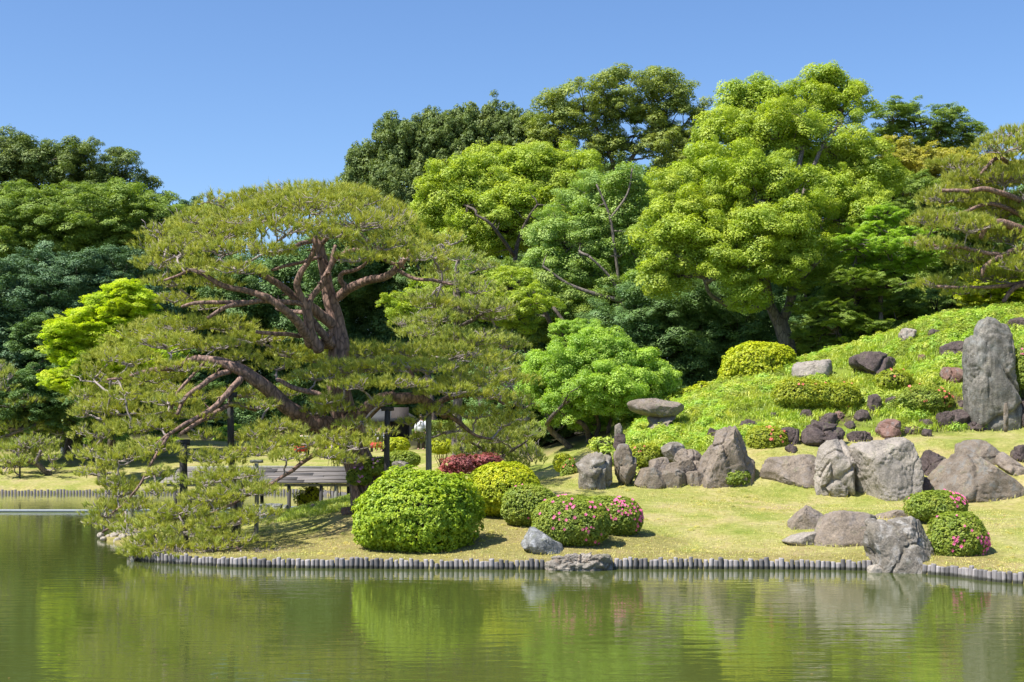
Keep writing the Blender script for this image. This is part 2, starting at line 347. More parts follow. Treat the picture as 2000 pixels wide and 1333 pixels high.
# the wind patch: a long narrow band of ruffled water in front of the far bank
sx = n.nodes.new('ShaderNodeSeparateXYZ'); n.links.new(tc.outputs['Object'], sx.inputs[0])
wob = noise(n, .25, 3, .6, tc.outputs['Object'])
ad = N(n, 'ShaderNodeMath', operation='MULTIPLY_ADD'); n.links.new(wob, ad.inputs[0]); ad.inputs[1].default_value = .8; n.links.new(sx.outputs[1], ad.inputs[2])
su = N(n, 'ShaderNodeMath', operation='SUBTRACT'); n.links.new(ad.outputs[0], su.inputs[0]); su.inputs[1].default_value = 44.4
ab = N(n, 'ShaderNodeMath', operation='ABSOLUTE'); n.links.new(su.outputs[0], ab.inputs[0])
bandm = ramp(n, ab.outputs[0], [(.42, (1, 1, 1)), (.62, (0, 0, 0))])
b1 = bump(n, w1, .085, .05); b2 = bump(n, w2, .22, .018, b1)
calm = noise(n, .22, 3, .5, tc.outputs['Object'])
cr = ramp(n, calm, [(.38, (.35,)*3), (.6, (1,)*3)])
nbp = N(n, 'ShaderNodeBump', Distance=.018); n.links.new(w2, nbp.inputs['Height']); n.links.new(b1, nbp.inputs['Normal'])
ms = N(n, 'ShaderNodeMath', operation='MULTIPLY'); n.links.new(cr, ms.inputs[0]); ms.inputs[1].default_value = .05; n.links.new(ms.outputs[0], nbp.inputs['Strength'])
n.links.new(nbp.outputs[0], p.inputs['Normal'])
mr = mix_rgb(n, bandm, (.03, .03, .03), (.3, .3, .3)); n.links.new(mr, p.inputs['Roughness'])
n.links.new(p.outputs[0], o.inputs[0])
wx = axis(-170, 90, -12, 12, 2.0); wy = axis(-100, 62, 0, 60, 2.0)
X, Yv = np.meshgrid(wx[(wx > -175) & (wx < 95)], wy[wy < 64], indexing='ij'); ii = np.arange(X.size).reshape(X.shape)
me = mesh_np('pond_water', np.stack([X, Yv, np.zeros_like(X)], -1).reshape(-1, 3), np.stack([ii[:-1, :-1], ii[1:, :-1], ii[1:, 1:], ii[:-1, 1:]], -1).reshape(-1, 4), True)
tag(link('pond_water', me, m), kind='structure')

# ------------------------------------------------------------------ materials of the things
M_ROCK_PALE = rock_mat('rock_pale', (.19, .185, .185), (.42, .405, .395), (.27, .24, .215), lichen=.25, scale=1.3)
M_ROCK_GREY = rock_mat('rock_grey', (.12, .118, .11), (.27, .255, .24), (.33, .31, .285), lichen=.3, scale=1.5)
M_ROCK_TAN = rock_mat('rock_tan', (.15, .133, .12), (.31, .275, .25), (.21, .18, .16), scale=1.4)
M_ROCK_TAN2 = rock_mat('rock_brown', (.125, .11, .098), (.26, .23, .20), (.18, .17, .155), scale=1.5)
M_ROCK_BLUE = rock_mat('rock_blue_grey', (.13, .15, .175), (.27, .30, .34), (.38, .39, .41), lichen=.2, scale=2)
M_ROCK_STAND = rock_mat('rock_standing', (.13, .135, .135), (.27, .27, .265), (.20, .20, .185), lichen=.55, streak=.75, scale=1.0)
M_ROCK_DARK = rock_mat('rock_lava', (.055, .045, .05), (.16, .125, .135), (.12, .09, .08), scale=3, bs=.9)
M_ROCK_RED = rock_mat('rock_red', (.16, .095, .085), (.27, .17, .155), (.2, .16, .15), scale=2)
M_ROCK_BAND = rock_mat('rock_banded', (.17, .175, .18), (.58, .56, .54), (.26, .20, .155), scale=2.4, bs=.9)
M_PEB = rock_mat('pebble_white', (.33, .32, .31), (.52, .5, .48), scale=4)
M_LOG = wood_mat('log_grey', (.15, .135, .14), (.38, .36, .365), 2, .62)
M_PROP = wood_mat('prop_dark', (.018, .018, .02), (.07, .065, .065), 2, .2)
M_PROP2 = wood_mat('prop_grey', (.12, .125, .105), (.25, .25, .21), 2, .2)
M_ROOF = wood_mat('roof_board', (.085, .075, .068), (.28, .255, .24), 0, .5)
M_BARK_PINE = bark_mat('bark_pine', (.12, .07, .055), (.33, .215, .175), 9, 1.0)
M_BARK_PINE2 = bark_mat('bark_pine_grey', (.09, .07, .065), (.26, .215, .20), 8, 1.0)
M_TWIG = plain_mat('twig_grey', (.27, .225, .21), .8, .35)
M_BARK = bark_mat('bark_brown', (.05, .038, .03), (.15, .12, .10), 8, .8)
M_BARKL = bark_mat('bark_grey', (.09, .075, .065), (.24, .205, .18), 8, .8)
M_TWIGC = plain_mat('bush_wood', (.035, .035, .012), .9, .3)  # dark tone shared by the added inner cores and the stems of bushes

n_ = M_LOG.node_tree; p_ = [q for q in n_.nodes if q.type == 'BSDF_PRINCIPLED'][0]; src = p_.inputs['Base Color'].links[0].from_socket
g_ = n_.nodes.new('ShaderNodeNewGeometry'); s_ = n_.nodes.new('ShaderNodeSeparateXYZ'); n_.links.new(g_.outputs['Position'], s_.inputs[0])
wn = noise(n_, 9, 3, .6, g_.outputs['Position']); mm = N(n_, 'ShaderNodeMath', operation='MULTIPLY_ADD'); n_.links.new(wn, mm.inputs[0]); mm.inputs[1].default_value = -.07; n_.links.new(s_.outputs[2], mm.inputs[2])
wet = ramp(n_, mm.outputs[0], [(0, (.22, .24, .18)), (.035, (1, 1, 1))]); n_.links.new(mix_rgb(n_, 1.0, src, wet, 'MULTIPLY'), p_.inputs['Base Color'])
# ------------------------------------------------------------------ log edging
def log_mesh(seed):
    r = random.Random(seed); mb = MB(); s = 10; rr = .0455*r.uniform(.93, 1.07)
    prof = [(-.5, rr), (-.2, rr*1.02), (.0, rr), (.17, rr*.98), (.186, rr*.93), (.192, rr*.8)]
    V = []; 
    for z, q in prof:
        for k in range(s):
            a = k*2*math.pi/s; V.append((q*math.cos(a)*(1+.05*math.sin(3*a+seed)), q*math.sin(a), z+(.006*math.sin(a+seed) if z > .1 else 0)))
    F = [[i*s+k, i*s+(k+1) % s, (i+1)*s+(k+1) % s, (i+1)*s+k] for i in range(len(prof)-1) for k in range(s)]
    V.append((0, 0, .193)); c = len(V)-1; b = (len(prof)-1)*s
    return mesh_np('log', np.array(V), [np.array(F), np.array([[b+k, b+(k+1) % s, c] for k in range(s)])], True)
LOGM = [log_mesh(k) for k in range(6)]
for q in LOGM: q.materials.append(M_LOG)
def resample(P, step):
    d = np.r_[0, np.cumsum(np.linalg.norm(np.diff(P, axis=0), axis=1))]; s = np.arange(0, d[-1], step)
    return np.stack([np.interp(s, d, P[:, k]) for k in range(P.shape[1])], -1)
shore = np.vstack([NEARS[::-1][:]]); shore = shore[(shore[:, 0] < 10.5)]            # from the tip to the right
shpx = 1000+shore[:, 0]/shore[:, 1]*FP
def edging(label, p0, p1):
    P = resample(shore, .02); q = 1000+P[:, 0]/P[:, 1]*FP; P = P[(q > p0) & (q < p1)]; P = resample(P, .09)
    root = thing('log_edging', label, 'edging', (P[0][0], P[0][1], 0), 'log edging along the near bank')
    for k, (x, y) in enumerate(P):
        o = link('log', LOGM[R.randrange(6)], None, root); o.rotation_euler = (R.gauss(0, .025), R.gauss(0, .035), R.uniform(0, 6.28))
        o.location = (x-P[0][0]+R.uniform(-.004, .004), y-P[0][1]+R.uniform(-.012, .012), R.gauss(-.022, .018)+.012*math.sin(k*.13))
        s = R.uniform(.82, 1.08); o.scale = (s, s*R.uniform(.92, 1.05), 1)
edging('long row of upright weathered logs from the pine to the banded waterside rock', 235, 1062)
edging('row of upright weathered logs between the banded rock and the big waterfront boulder', 1192, 1708)
edging('short row of upright logs right of the waterfront boulder and pink azalea', 1806, 2150)
# far bank: the logs are too small to pick apart singly
mb = MB(); P = resample(np.array(TIPS[-3:]+FAR[:5]), .13)
for x, y in P:
    r = .055; a = np.arange(6)*math.pi/3; h = .15+R.uniform(-.03, .03)
    V = np.array([[x+r*math.cos(t), y+r*math.sin(t), z] for z in (-.3, h) for t in a]+[[x, y, h+.004]])
    mb.add(V, [[k, (k+1) % 6, 6+(k+1) % 6, 6+k] for k in range(6)]); b = mb.n-13
    mb.F.setdefault(3, []).append(np.array([[b+6+k, b+6+(k+1) % 6, b+12] for k in range(6)]))
root = thing('log_edging', 'distant row of small logs edging the far bank behind the water', 'edging', (P[0][0], P[0][1], 0))
o = mb.build('log_row', wood_mat('log_far', (.06, .056, .06), (.17, .16, .165), 2, .2), root, (P[0][0], P[0][1], 0), True); o['kind'] = 'stuff'

# ------------------------------------------------------------------ rocks
_ico = {}
def ico(n):
    if n not in _ico:
        bm = bmesh.new(); bmesh.ops.create_icosphere(bm, subdivisions=n, radius=1)
        _ico[n] = (np.array([v.co[:] for v in bm.verts]), np.array([[v.index for v in f.verts] for f in bm.faces])); bm.free()
    return _ico[n]
def rock_geo(out, D, seed, sub=6, cuts=9, cell=8, crack=.03, rough=.03, strat=0, top=.0, box=.62, cells=None):
    """out: (k,2) outline in metres (x, z) about its centre; D: half depth"""
    rs = np.random.default_rng(seed); V, F = ico(sub); out = np.asarray(out)
    th = np.arctan2(out[:, 1], out[:, 0]); o_ = np.argsort(th); th = th[o_]; po = out[o_]
    q = np.linspace(-math.pi, math.pi, 181); Rr = np.zeros(181)
    for i, t in enumerate(q):
        d = np.array([math.cos(t), math.sin(t)]); best = 0
        for k in range(len(po)):
            a_, b_ = po[k], po[(k+1) % len(po)]; e = b_-a_; den = d[0]*e[1]-d[1]*e[0]
            if abs(den) < 1e-9: continue
            s = (a_[0]*e[1]-a_[1]*e[0])/den; u = (a_[0]*d[1]-a_[1]*d[0])/den
            if s > 0 and -1e-6 <= u <= 1+1e-6: best = max(best, s)
        Rr[i] = best or np.hypot(*po.T).mean()
    R2 = np.convolve(np.r_[Rr[-3:-1], Rr, Rr[1:3]], [.1, .2, .4, .2, .1], 'valid')
    t = np.arctan2(V[:, 2], V[:, 0]); rho = np.hypot(V[:, 0], V[:, 2]); el = np.arctan2(np.abs(V[:, 1]), rho)
    s = np.cos(el)**box; yd = np.sin(el)**(box+.08)*np.sign(V[:, 1])
    Rt = np.interp(t, q, R2); P = np.stack([Rt*np.cos(t)*s, D*yd, Rt*np.sin(t)*s], -1)
    P[:, 1] *= 1-.22*np.clip(P[:, 2]/max(np.abs(out[:, 1]).max(), .01), -.3, 1)
    size = float(np.abs(out).max())
    for k in range(cuts):
        nn = unit(np.array([rs.normal()*.75, -abs(rs.normal())*.9-.25 if k % 4 else .8, rs.normal()*.5+.28])); d = (P @ nn); mx = d.max()
        lim = mx*rs.uniform(.62, .92); ex = np.clip(d-lim, 0, None); P = P-nn*(ex*.93)[:, None]
    crack *= 1.5; rough *= 1.45
    nrm = unit(P*np.array([1, (size/max(D, .01))**1.2, 1])+1e-6)
    # blocks with crevices between them
    if cell:
        C = rs.uniform(-1, 1, (cell, 3))*np.array([np.abs(out[:, 0]).max(), D, np.abs(out[:, 1]).max()])*.95
        if cells is not None: C = np.array(cells)*np.array([np.abs(out[:, 0]).max(), D, np.abs(out[:, 1]).max()])
        Pw = P+.12*size*np.stack([fbm(P/size*2.2+k*9+seed, 3) for k in range(3)], -1)
        dd = np.sqrt(((Pw[:, None]-C[None])**2*np.array([1, 1, .55])).sum(-1)); so = np.sort(dd, 1); w_ = so[:, 1]-so[:, 0]
        near = np.argmin(dd, 1); off = rs.uniform(-1, 1, cell)[near]
        P = P+nrm*(off*crack*size*.9*np.clip(w_/(.10*size), 0, 1)-crack*size*np.exp(-(w_/(.035*size))**2)*1.3)[:, None]
    if strat:
        h = fbm(np.stack([P[:, 0]*1.6/size, P[:, 1]*1.5/size, P[:, 2]*9/size+P[:, 0]*2.2/size], -1)+seed, 4); P = P+nrm*(h*strat*size)[:, None]
    r1 = fbm(P/size*2.6+seed*3.1, 5); r2 = 1-np.abs(fbm(P/size*4.5+seed*1.7+40, 4))*2.6
    P = P+nrm*((r1*rough*1.25-np.clip(r2-.55, 0, 1)*rough*.9)*size)[:, None]
    r3 = 1-np.abs(fbm(P/size*8.5+seed*2.3+11, 3))*2.8; P = P-nrm*(np.clip(r3-.45, 0, 1)*rough*.62*size)[:, None]
    P = P+nrm*(fbm(P/size*15+seed, 3)*rough*.5*size)[:, None]
    return P, F
def rock(name, label, pts, mat, seed, Y=None, depth=.55, cat='rock', bury=.12, group=None, parent=None, **kw):
    """pts: outline in photograph pixels; its distance is where its foot meets the ground"""
    pts = np.array(pts, float); cx = (pts[:, 0].min()+pts[:, 0].max())/2; by = pts[:, 1].max()
    wpx = np.ptp(pts[:, 0]); hpx = np.ptp(pts[:, 1])
    if Y is None:
        h = hit(cx, by-1); Y0 = h[1]; D = px2m(min(wpx, hpx*1.5), Y0)*depth; Y = Y0+D*.75
    else: D = px2m(min(wpx, hpx*1.5), Y)*depth
    cy = (pts[:, 1].min()+by)/2; c = at(cx, cy, Y)
    P = np.array([at(a_, b_, Y)-c for a_, b_ in pts]); out = P[:, [0, 2]].copy()
    lo = out[:, 1] < out[:, 1].min()*.6; out[lo, 1] -= bury*np.ptp(out[:, 1])
    if lo.sum() < 2: out = np.vstack([out, [[out[:, 0].min()*.6, out[:, 1].min()], [out[:, 0].max()*.6, out[:, 1].min()]]])
    V, F = rock_geo(out, D, seed, **kw)
    base = c.copy()
    if parent is None:
        o = link(name, mesh_np(name, V, F, True), mat, None, tuple(c)); tag(o, label, cat, group); return o
    return link(name, mesh_np(name, V+c-np.array(parent.location), F, True), mat, parent)
def blob(px0, py0, px1, py1, seed, k=11):
    """an uneven outline filling a pixel box"""
    r = random.Random(seed); cx, cy = (px0+px1)/2, (py0+py1)/2; P = []
    for i in range(k):
        a = i*2*math.pi/k+r.uniform(-.2, .2); ca, sa = math.cos(a), math.sin(a)
        e = (abs(ca)**2.6+abs(sa)**2.6)**(-1/2.6)*r.uniform(.82, 1.04); P.append((cx+ca*e*(px1-px0)/2, cy+sa*e*(py1-py0)/2))
    P = np.array(P); lo, hi = P.min(0), P.max(0)
    return (P-lo)/(hi-lo)*[px1-px0, py1-py0]+[px0, py0]

rock('standing_stone', 'tall grey standing stone with a vertical groove at the mound', [(1893,838),(1888,790),(1888,720),(1890,670),(1905,636),(1920,618),(1938,619),(1950,630),(1962,629),(1976,646),(1982,690),(1986,740),(1992,790),(1990,832),(1960,839),(1925,840)],
     M_ROCK_STAND, 3, depth=.34, cat='standing stone', cuts=1, cell=4, crack=.03, rough=.026, box=.58, cells=[(-.6, -.7, -.1), (.55, -.7, .45), (.45, -.6, -1.3)])
rock('boulder', 'large pale cracked boulder in the middle of the lower rock row', [(1648,978),(1643,940),(1646,900),(1652,876),(1665,868),(1700,863),(1735,856),(1757,851),(1778,864),(1788,890),(1792,930),(1788,956),(1765,968),(1735,980),(1690,980)],
     M_ROCK_PALE, 5, depth=.6, cat='boulder', cuts=14, cell=5, crack=.02, rough=.035)
rock('boulder', 'pale craggy boulder leaning on the left side of the largest boulder', [(1592,968),(1588,940),(1592,905),(1598,872),(1614,858),(1640,855),(1660,858),(1668,880),(1665,920),(1668,960),(1640,976)],
     M_ROCK_PALE, 8, depth=.6, cat='boulder', cuts=12, cell=10, crack=.05)
rock('boulder', 'brown pyramid shaped boulder at the right end of the lower rock row', [(1798,962),(1812,945),(1835,918),(1855,886),(1868,874),(1890,880),(1915,898),(1945,918),(1975,938),(1992,955),(1996,974),(1940,980),(1850,979),(1805,972)],
     M_ROCK_TAN2, 12, depth=.5, cat='boulder', cuts=8, cell=4, crack=.02, rough=.022)
rock('boulder', 'brown slab behind the pyramid shaped boulder, cracked along its ridge', [(1872,900),(1873,868),(1892,860),(1925,862),(1950,882),(1965,905),(1960,930),(1900,925)],
     M_ROCK_TAN2, 14, Y=35.2, depth=.6, cat='boulder', sub=5, cuts=8, cell=7, crack=.05)
rock('boulder', 'narrow tan slab sloping down at the right edge by the pyramid boulder', [(1945,905),(1948,888),(1962,884),(1985,905),(2005,925),(2012,950),(1995,958),(1970,935)],
     M_ROCK_TAN, 15, Y=34.6, depth=.6, cat='boulder', sub=5, cuts=8, cell=5, crack=.04)
rock('boulder', 'long low reddish brown rock left of the pale boulders', [(1480,934),(1482,903),(1497,894),(1530,890),(1570,886),(1600,888),(1612,920),(1606,952),(1570,954),(1520,944)],
     M_ROCK_TAN, 17, depth=.75, cat='boulder', sub=5, cuts=10, cell=6, crack=.035)
rock('boulder', 'tall tan conical rock above the small orange azalea', [(1368,950),(1366,915),(1374,892),(1390,876),(1396,845),(1405,824),(1418,819),(1434,828),(1450,848),(1459,872),(1462,892),(1477,902),(1484,935),(1470,950),(1410,955)],
     M_ROCK_TAN, 21, depth=.5, cat='boulder', cuts=10, cell=8, crack=.04)
# the row of smaller stones
for lab, bx, mt, sd_, Yy in (
  ('blocky grey brown stone at the lower left of the stacked stone row', (1241,914,1296,956), M_ROCK_TAN2, 31, None),
  ('flat cracked tan stone wedged on the lower left block', (1270,897,1310,932), M_ROCK_TAN, 32, 35.3),
  ('rounded grey stone on top of the stacked stone row', (1293,866,1338,900), M_ROCK_GREY, 33, 36.3),
  ('long dark base stone in the middle of the stacked stone row', (1288,918,1345,955), M_ROCK_TAN2, 34, None),
  ('wide tan stone at the upper right of the stacked stone row', (1318,880,1370,910), M_ROCK_TAN, 35, 35.8),
  ('small squarish stone under the wide tan one', (1324,900,1356,926), M_ROCK_TAN2, 36, 35.1),
  ('squat base stone touching the conical rock', (1338,922,1374,953), M_ROCK_TAN2, 37, None),
  ('small stone above the squat one beside the conical rock', (1350,902,1373,928), M_ROCK_TAN, 38, 35.2),
  ('rounded stone between the wide tan stone and the cracked tan stone', (1300,905,1328,932), M_ROCK_TAN2, 39, 35.2),
  ('narrow grey boulder behind the left pillar boulder', (1166,884,1198,954), M_ROCK_GREY, 42, None),
  ('narrow knobbly grey brown boulder left of the orange flowered bush', (1200,864,1240,953), M_ROCK_TAN2, 43, None),
  ('dark stone under the thin stone post', (1197,846,1220,878), M_ROCK_DARK, 45, 37.6),
 ):
    e_ = (bx[2]-bx[0])*.07; bx = (bx[0]-e_, bx[1]-3, bx[2]+e_, bx[3])
    rock('stone', lab, blob(*bx, sd_, 9), mt, sd_, Y=Yy, depth=.55, cat='stone', sub=5, cell=5, crack=.04, cuts=10, group='stacked stones below the mound')
rock('boulder', 'grey pillar boulder with a bulging head at the left end of the row', [(1128,955),(1130,925),(1120,903),(1122,892),(1135,883),(1155,879),(1178,886),(1184,905),(1180,930),(1184,955),(1150,958)],
     M_ROCK_GREY, 41, depth=.6, cat='boulder', sub=5, cuts=8, cell=7, crack=.05)
rock('stone_post', 'thin upright grey stone post left of the mushroom shaped rock', [(1201,852),(1200,832),(1203,827),(1211,827),(1215,834),(1217,852),(1209,856)], M_ROCK_GREY, 46, Y=37.6, depth=.5, cat='stone post', sub=4, cuts=5, cell=0)
rock('boulder', 'flat capstone balanced on a pedestal like a mushroom', [(1221,790),(1226,784),(1250,779),(1282,777),(1300,783),(1325,786),(1338,792),(1336,802),(1322,812),(1290,816),(1256,812),(1232,803)],
     M_ROCK_TAN, 51, Y=39.6, depth=.75, cat='boulder', bury=0, sub=5, cuts=6, cell=4, crack=.02)
rock('boulder', 'waisted tan pedestal rock holding the mushroom capstone', [(1250,852),(1262,838),(1270,828),(1262,814),(1290,810),(1318,806),(1322,812),(1306,826),(1308,838),(1300,850),(1280,858)],
     M_ROCK_TAN, 52, Y=39.6, depth=.6, cat='boulder', sub=5, cuts=6, cell=4, crack=.04)
rock('boulder', 'pale ridged slab on the mound right of the yellow bush', [(1547,742),(1550,714),(1565,707),(1600,704),(1620,702),(1634,712),(1636,728),(1612,738),(1580,746)],
     M_ROCK_PALE, 55, depth=.6, cat='boulder', cuts=8, cell=7, crack=.05, sub=5)
rock('boulder', 'dark flat topped lava rock on the mound beside the pale slab', [(1660,712),(1660,697),(1680,690),(1725,692),(1748,700),(1752,715),(1738,732),(1700,740),(1680,728)],
     M_ROCK_DARK, 56, depth=.6, cat='boulder', cuts=8, cell=9, crack=.06, sub=5)
for lab, bx, mt, sd_ in (
  ('dark craggy rock left of the tall standing stone, high on the mound', (1838,668,1892,707), M_ROCK_DARK, 61),
  ('reddish brown smooth rock left of the tall standing stone', (1834,717,1890,750), M_ROCK_RED, 62),
  ('whitish dead looking craggy rock near the crest of the mound', (1754,636,1788,676), M_ROCK_BAND, 63),
  ('small dark rock right of the whitish craggy rock on the mound', (1812,643,1838,668), M_ROCK_DARK, 64),
  ('broad dark purple lava rock above the long reddish rock', (1553,828,1652,874), M_ROCK_DARK, 65),
  ('dark lava rock behind the round orange azalea', (1518,832,1560,872), M_ROCK_DARK, 66),
  ('small dark lava rock at the top right of the conical rock', (1443,820,1480,840), M_ROCK_DARK, 67),
  ('low dark lava rock right of the broad purple one', (1655,842,1705,866), M_ROCK_DARK, 68),
  ('brown lava rock below the middle azalea of the mound', (1712,818,1762,858), M_ROCK_RED, 69),
  ('jagged lava rock left of the standing stone foot', (1826,804,1868,842), M_ROCK_DARK, 70),
  ('upright lava rock beside the jagged one near the standing stone', (1850,800,1892,838), M_ROCK_DARK, 71),
  ('dark knobbly rock at the foot of the standing stone', (1876,824,1932,842), M_ROCK_DARK, 72),
  ('dark rock behind the gap between pale and pyramid boulders', (1788,880,1846,935), M_ROCK_DARK, 73),
  ('dark rock low in the gap right of the largest pale boulder', (1784,930,1822,968), M_ROCK_DARK, 74),
  ('dark rock at the right edge above the tan slab', (1975,868,2020,905), M_ROCK_DARK, 75),
  ('black lava rock at the right edge behind the standing stone', (1985,765,2030,838), M_ROCK_DARK, 76),
  ('small dark rock on the slope under the lava slab', (1668,800,1700,826), M_ROCK_DARK, 77),
  ('dark stone left of the tall conical rock top', (1378,835,1402,870), M_ROCK_DARK, 78),
  ('small brown rock between the terrace lawn and lava rocks', (1762,832,1800,850), M_ROCK_RED, 79),
  ('tiny dark rock under the left mound bush', (1560,800,1590,822), M_ROCK_DARK, 80),
  ('dark rock below the wide azalea on the mound', (1600,808,1640,832), M_ROCK_DARK, 81),
  ('dark rock at the top of the mound right of the standing stone', (1968,620,2010,650), M_ROCK_DARK, 82),
  ('brown rock beside the right mound azalea', (1795,818,1830,838), M_ROCK_DARK, 83),
  ('dark rock half buried in the bamboo grass at middle height', (1728,775,1756,800), M_ROCK_DARK, 84),
  ('low dark rock between the mound bushes', (1690,768,1722,806), M_ROCK_DARK, 85),
 ):
    rock('rock', lab, blob(*bx, sd_), mt, sd_, cat='rock', sub=5 if bx[2]-bx[0] > 40 else 4, cell=7, crack=.07, cuts=9, rough=.05, depth=.6, group='lava rocks of the mound')
for k, (px, py, w_) in enumerate([(1500,842,26),(1545,878,24),(1636,868,26),(1660,830,24),(1690,852,22),(1738,862,22),(1775,842,24),(1812,846,22),(1640,812,22),(1590,828,20),(1768,806,20),(1880,790,22),(1800,700,20),(1510,812,18)]):
    rock('rock', 'small lava rock half buried at the foot of the mound', blob(px-w_/2, py-w_*.38, px+w_/2, py+w_*.38, 300+k), M_ROCK_DARK if k % 4 else M_ROCK_RED, 300+k, cat='rock', sub=4, cell=5, crack=.08, cuts=8, rough=.06, depth=.7, group='small lava rocks of the mound')
# front of the lawn
rock('boulder', 'tan rounded knob at the left end of the low rock on the lawn', [(1538,1044),(1543,1018),(1560,1000),(1575,988),(1592,992),(1608,1004),(1612,1030),(1595,1048),(1560,1050)], M_ROCK_TAN, 91, Y=28.7, depth=.6, cat='boulder', sub=5, cuts=7, cell=3, crack=.03)
rock('boulder', 'long low tan rock with a hollow on the lawn behind the waterfront boulder', [(1585,1066),(1582,1040),(1590,1015),(1602,1003),(1640,998),(1680,1000),(1712,1006),(1720,1030),(1715,1068),(1660,1070),(1620,1068)], M_ROCK_TAN, 92, depth=.5, cat='boulder', sub=5, cuts=7, cell=3, crack=.03, rough=.02)
rock('boulder', 'flat grey slab at the lawn beside the tan knob', [(1526,1058),(1545,1046),(1570,1040),(1600,1038),(1612,1062),(1560,1067)], M_ROCK_PALE, 93, depth=.7, cat='boulder', cuts=4, cell=0, sub=5)
rock('boulder', 'low pale slab behind the waterfront boulder top', [(1700,1016),(1715,1005),(1750,996),(1770,998),(1775,1015),(1740,1022)], M_ROCK_TAN, 94, Y=29.5, depth=.6, cat='boulder', cuts=6, cell=0, sub=5)
rock('boulder', 'big grey waterfront boulder with deep folds standing in the pond edge', [(1700,1116),(1702,1080),(1690,1060),(1686,1030),(1695,1016),(1720,1018),(1745,1016),(1780,1009),(1800,1014),(1812,1035),(1822,1060),(1829,1090),(1832,1122),(1790,1128),(1740,1128)],
     M_ROCK_GREY, 101, Y=25.35, depth=.6, cat='boulder', cuts=12, cell=9, crack=.07, rough=.03)
rock('rock', 'small pale stone in the water at the foot of the waterfront boulder', blob(1694,1103,1724,1122, 5), M_PEB, 102, Y=24.85, sub=4, cell=0)
rock('boulder', 'long banded grey rock lying at the water between two log rows', [(1056,1116),(1060,1104),(1078,1093),(1105,1086),(1128,1080),(1140,1078),(1150,1090),(1158,1080),(1180,1079),(1194,1086),(1198,1104),(1195,1120),(1130,1124)],
     M_ROCK_BAND, 111, Y=25.3, depth=.42, cat='boulder', cuts=9, cell=9, crack=.04, strat=.17, rough=.05)
rock('boulder', 'blue grey veined rock under the pink flowered azalea', [(1012,1062),(1018,1046),(1028,1030),(1042,1028),(1060,1040),(1085,1058),(1104,1066),(1108,1078),(1075,1084),(1040,1078),(1020,1070)], M_ROCK_BLUE, 112, depth=.5, cat='boulder', cuts=9, cell=6, crack=.04, sub=6)
rock('boulder', 'dark grey striped rock beside the boat shelter', [(470,1020),(474,992),(500,985),(540,986),(570,986),(590,995),(592,1004),(560,1016),(520,1028),(485,1034)], M_ROCK_BLUE, 113, Y=33.0, depth=.4, cat='boulder', cuts=7, cell=6, crack=.05, strat=.08)
rock('rock', 'small grey brown rock under the pine left of the striped rock', blob(415,1010,455,1034, 9), M_ROCK_GREY, 114, Y=31.5, sub=5, cell=4)
rock('rock', 'small purple brown rock at the left of the large clipped bush', blob(666,990,692,1008, 4), M_ROCK_RED, 115, sub=4, cell=4)
rock('rock', 'grey rock in the grass behind the pine prop and large bush', blob(760,900,800,925, 4), M_ROCK_GREY, 116, Y=36, sub=4, cell=4)
rock('stone_post', 'short round topped stone post in front of the boat shelter', blob(605,984,617,1001, 21, 9), M_ROCK_TAN, 117, Y=32.2, sub=4, cell=0, cat='stone post', cuts=3)
rock('stone_post', 'small mossy post beside the standing stone foot', [(1960,838),(1960,800),(1959,788),(1963,783),(1968,785),(1969,795),(1969,838)], M_ROCK_TAN2, 118, Y=37.3, sub=4, cell=0, cat='stone post', cuts=2, depth=.5)
for k, (x0, y0, x1, y1, Yp) in enumerate([(222,1031,242,1044,33.4),(238,1033,252,1043,33.1),(258,1028,270,1040,33.6),(215,1040,232,1052,32.4),(232,1042,248,1055,32.0),(246,1042,264,1052,32.3),(190,1040,204,1051,33.0),(196,1048,208,1056,32.2),(222,1050,236,1062,31.6),(262,1040,280,1052,32.2),(206,1044,218,1053,32.6)]):
    rock('pebble', ['large round white stone on the spit under the pine', 'white stone right of the large round one on the spit', 'white stone behind the grey prop post on the spit'][k] if k < 3 else 'small pale stone at the waterline of the spit under the pine',
         blob(x0, y0, x1, y1, k+70), M_PEB, 130+k, Y=Yp, sub=4, cell=0, cuts=3, cat='stone', group='pale stones on the spit')
# ------------------------------------------------------------------ leaves
def leaves(C, nrm, size, aspect=.55, tint=None, fold=.25):
    """diamond leaves: centres C, facing nrm"""
    n = len(C); size = np.broadcast_to(size, (n,)).astype(float)
    t = unit(np.cross(nrm, rdir(n))); b = np.cross(nrm, t)
    s = size[:, None]*.5; L = t*s; W = b*s*aspect
    V = np.stack([C-L, C-W+nrm*s*fold, C+L, C+W+nrm*s*fold], 1).reshape(-1, 3)
    F = np.arange(4*n).reshape(n, 4)
    tt = np.repeat(tint if tint is not None else rng.random(n), 4)
    return V, F, tt

def ellipsoid_points(c, r, n, front=.0):
    d = rdir(int(n*1.6)+8)
    if front: d = d[(rng.random(len(d)) > front) | (d[:, 1] < .25)]
    d = d[:n]; return c+d*r, unit(d/np.maximum(r, 1e-3)), d


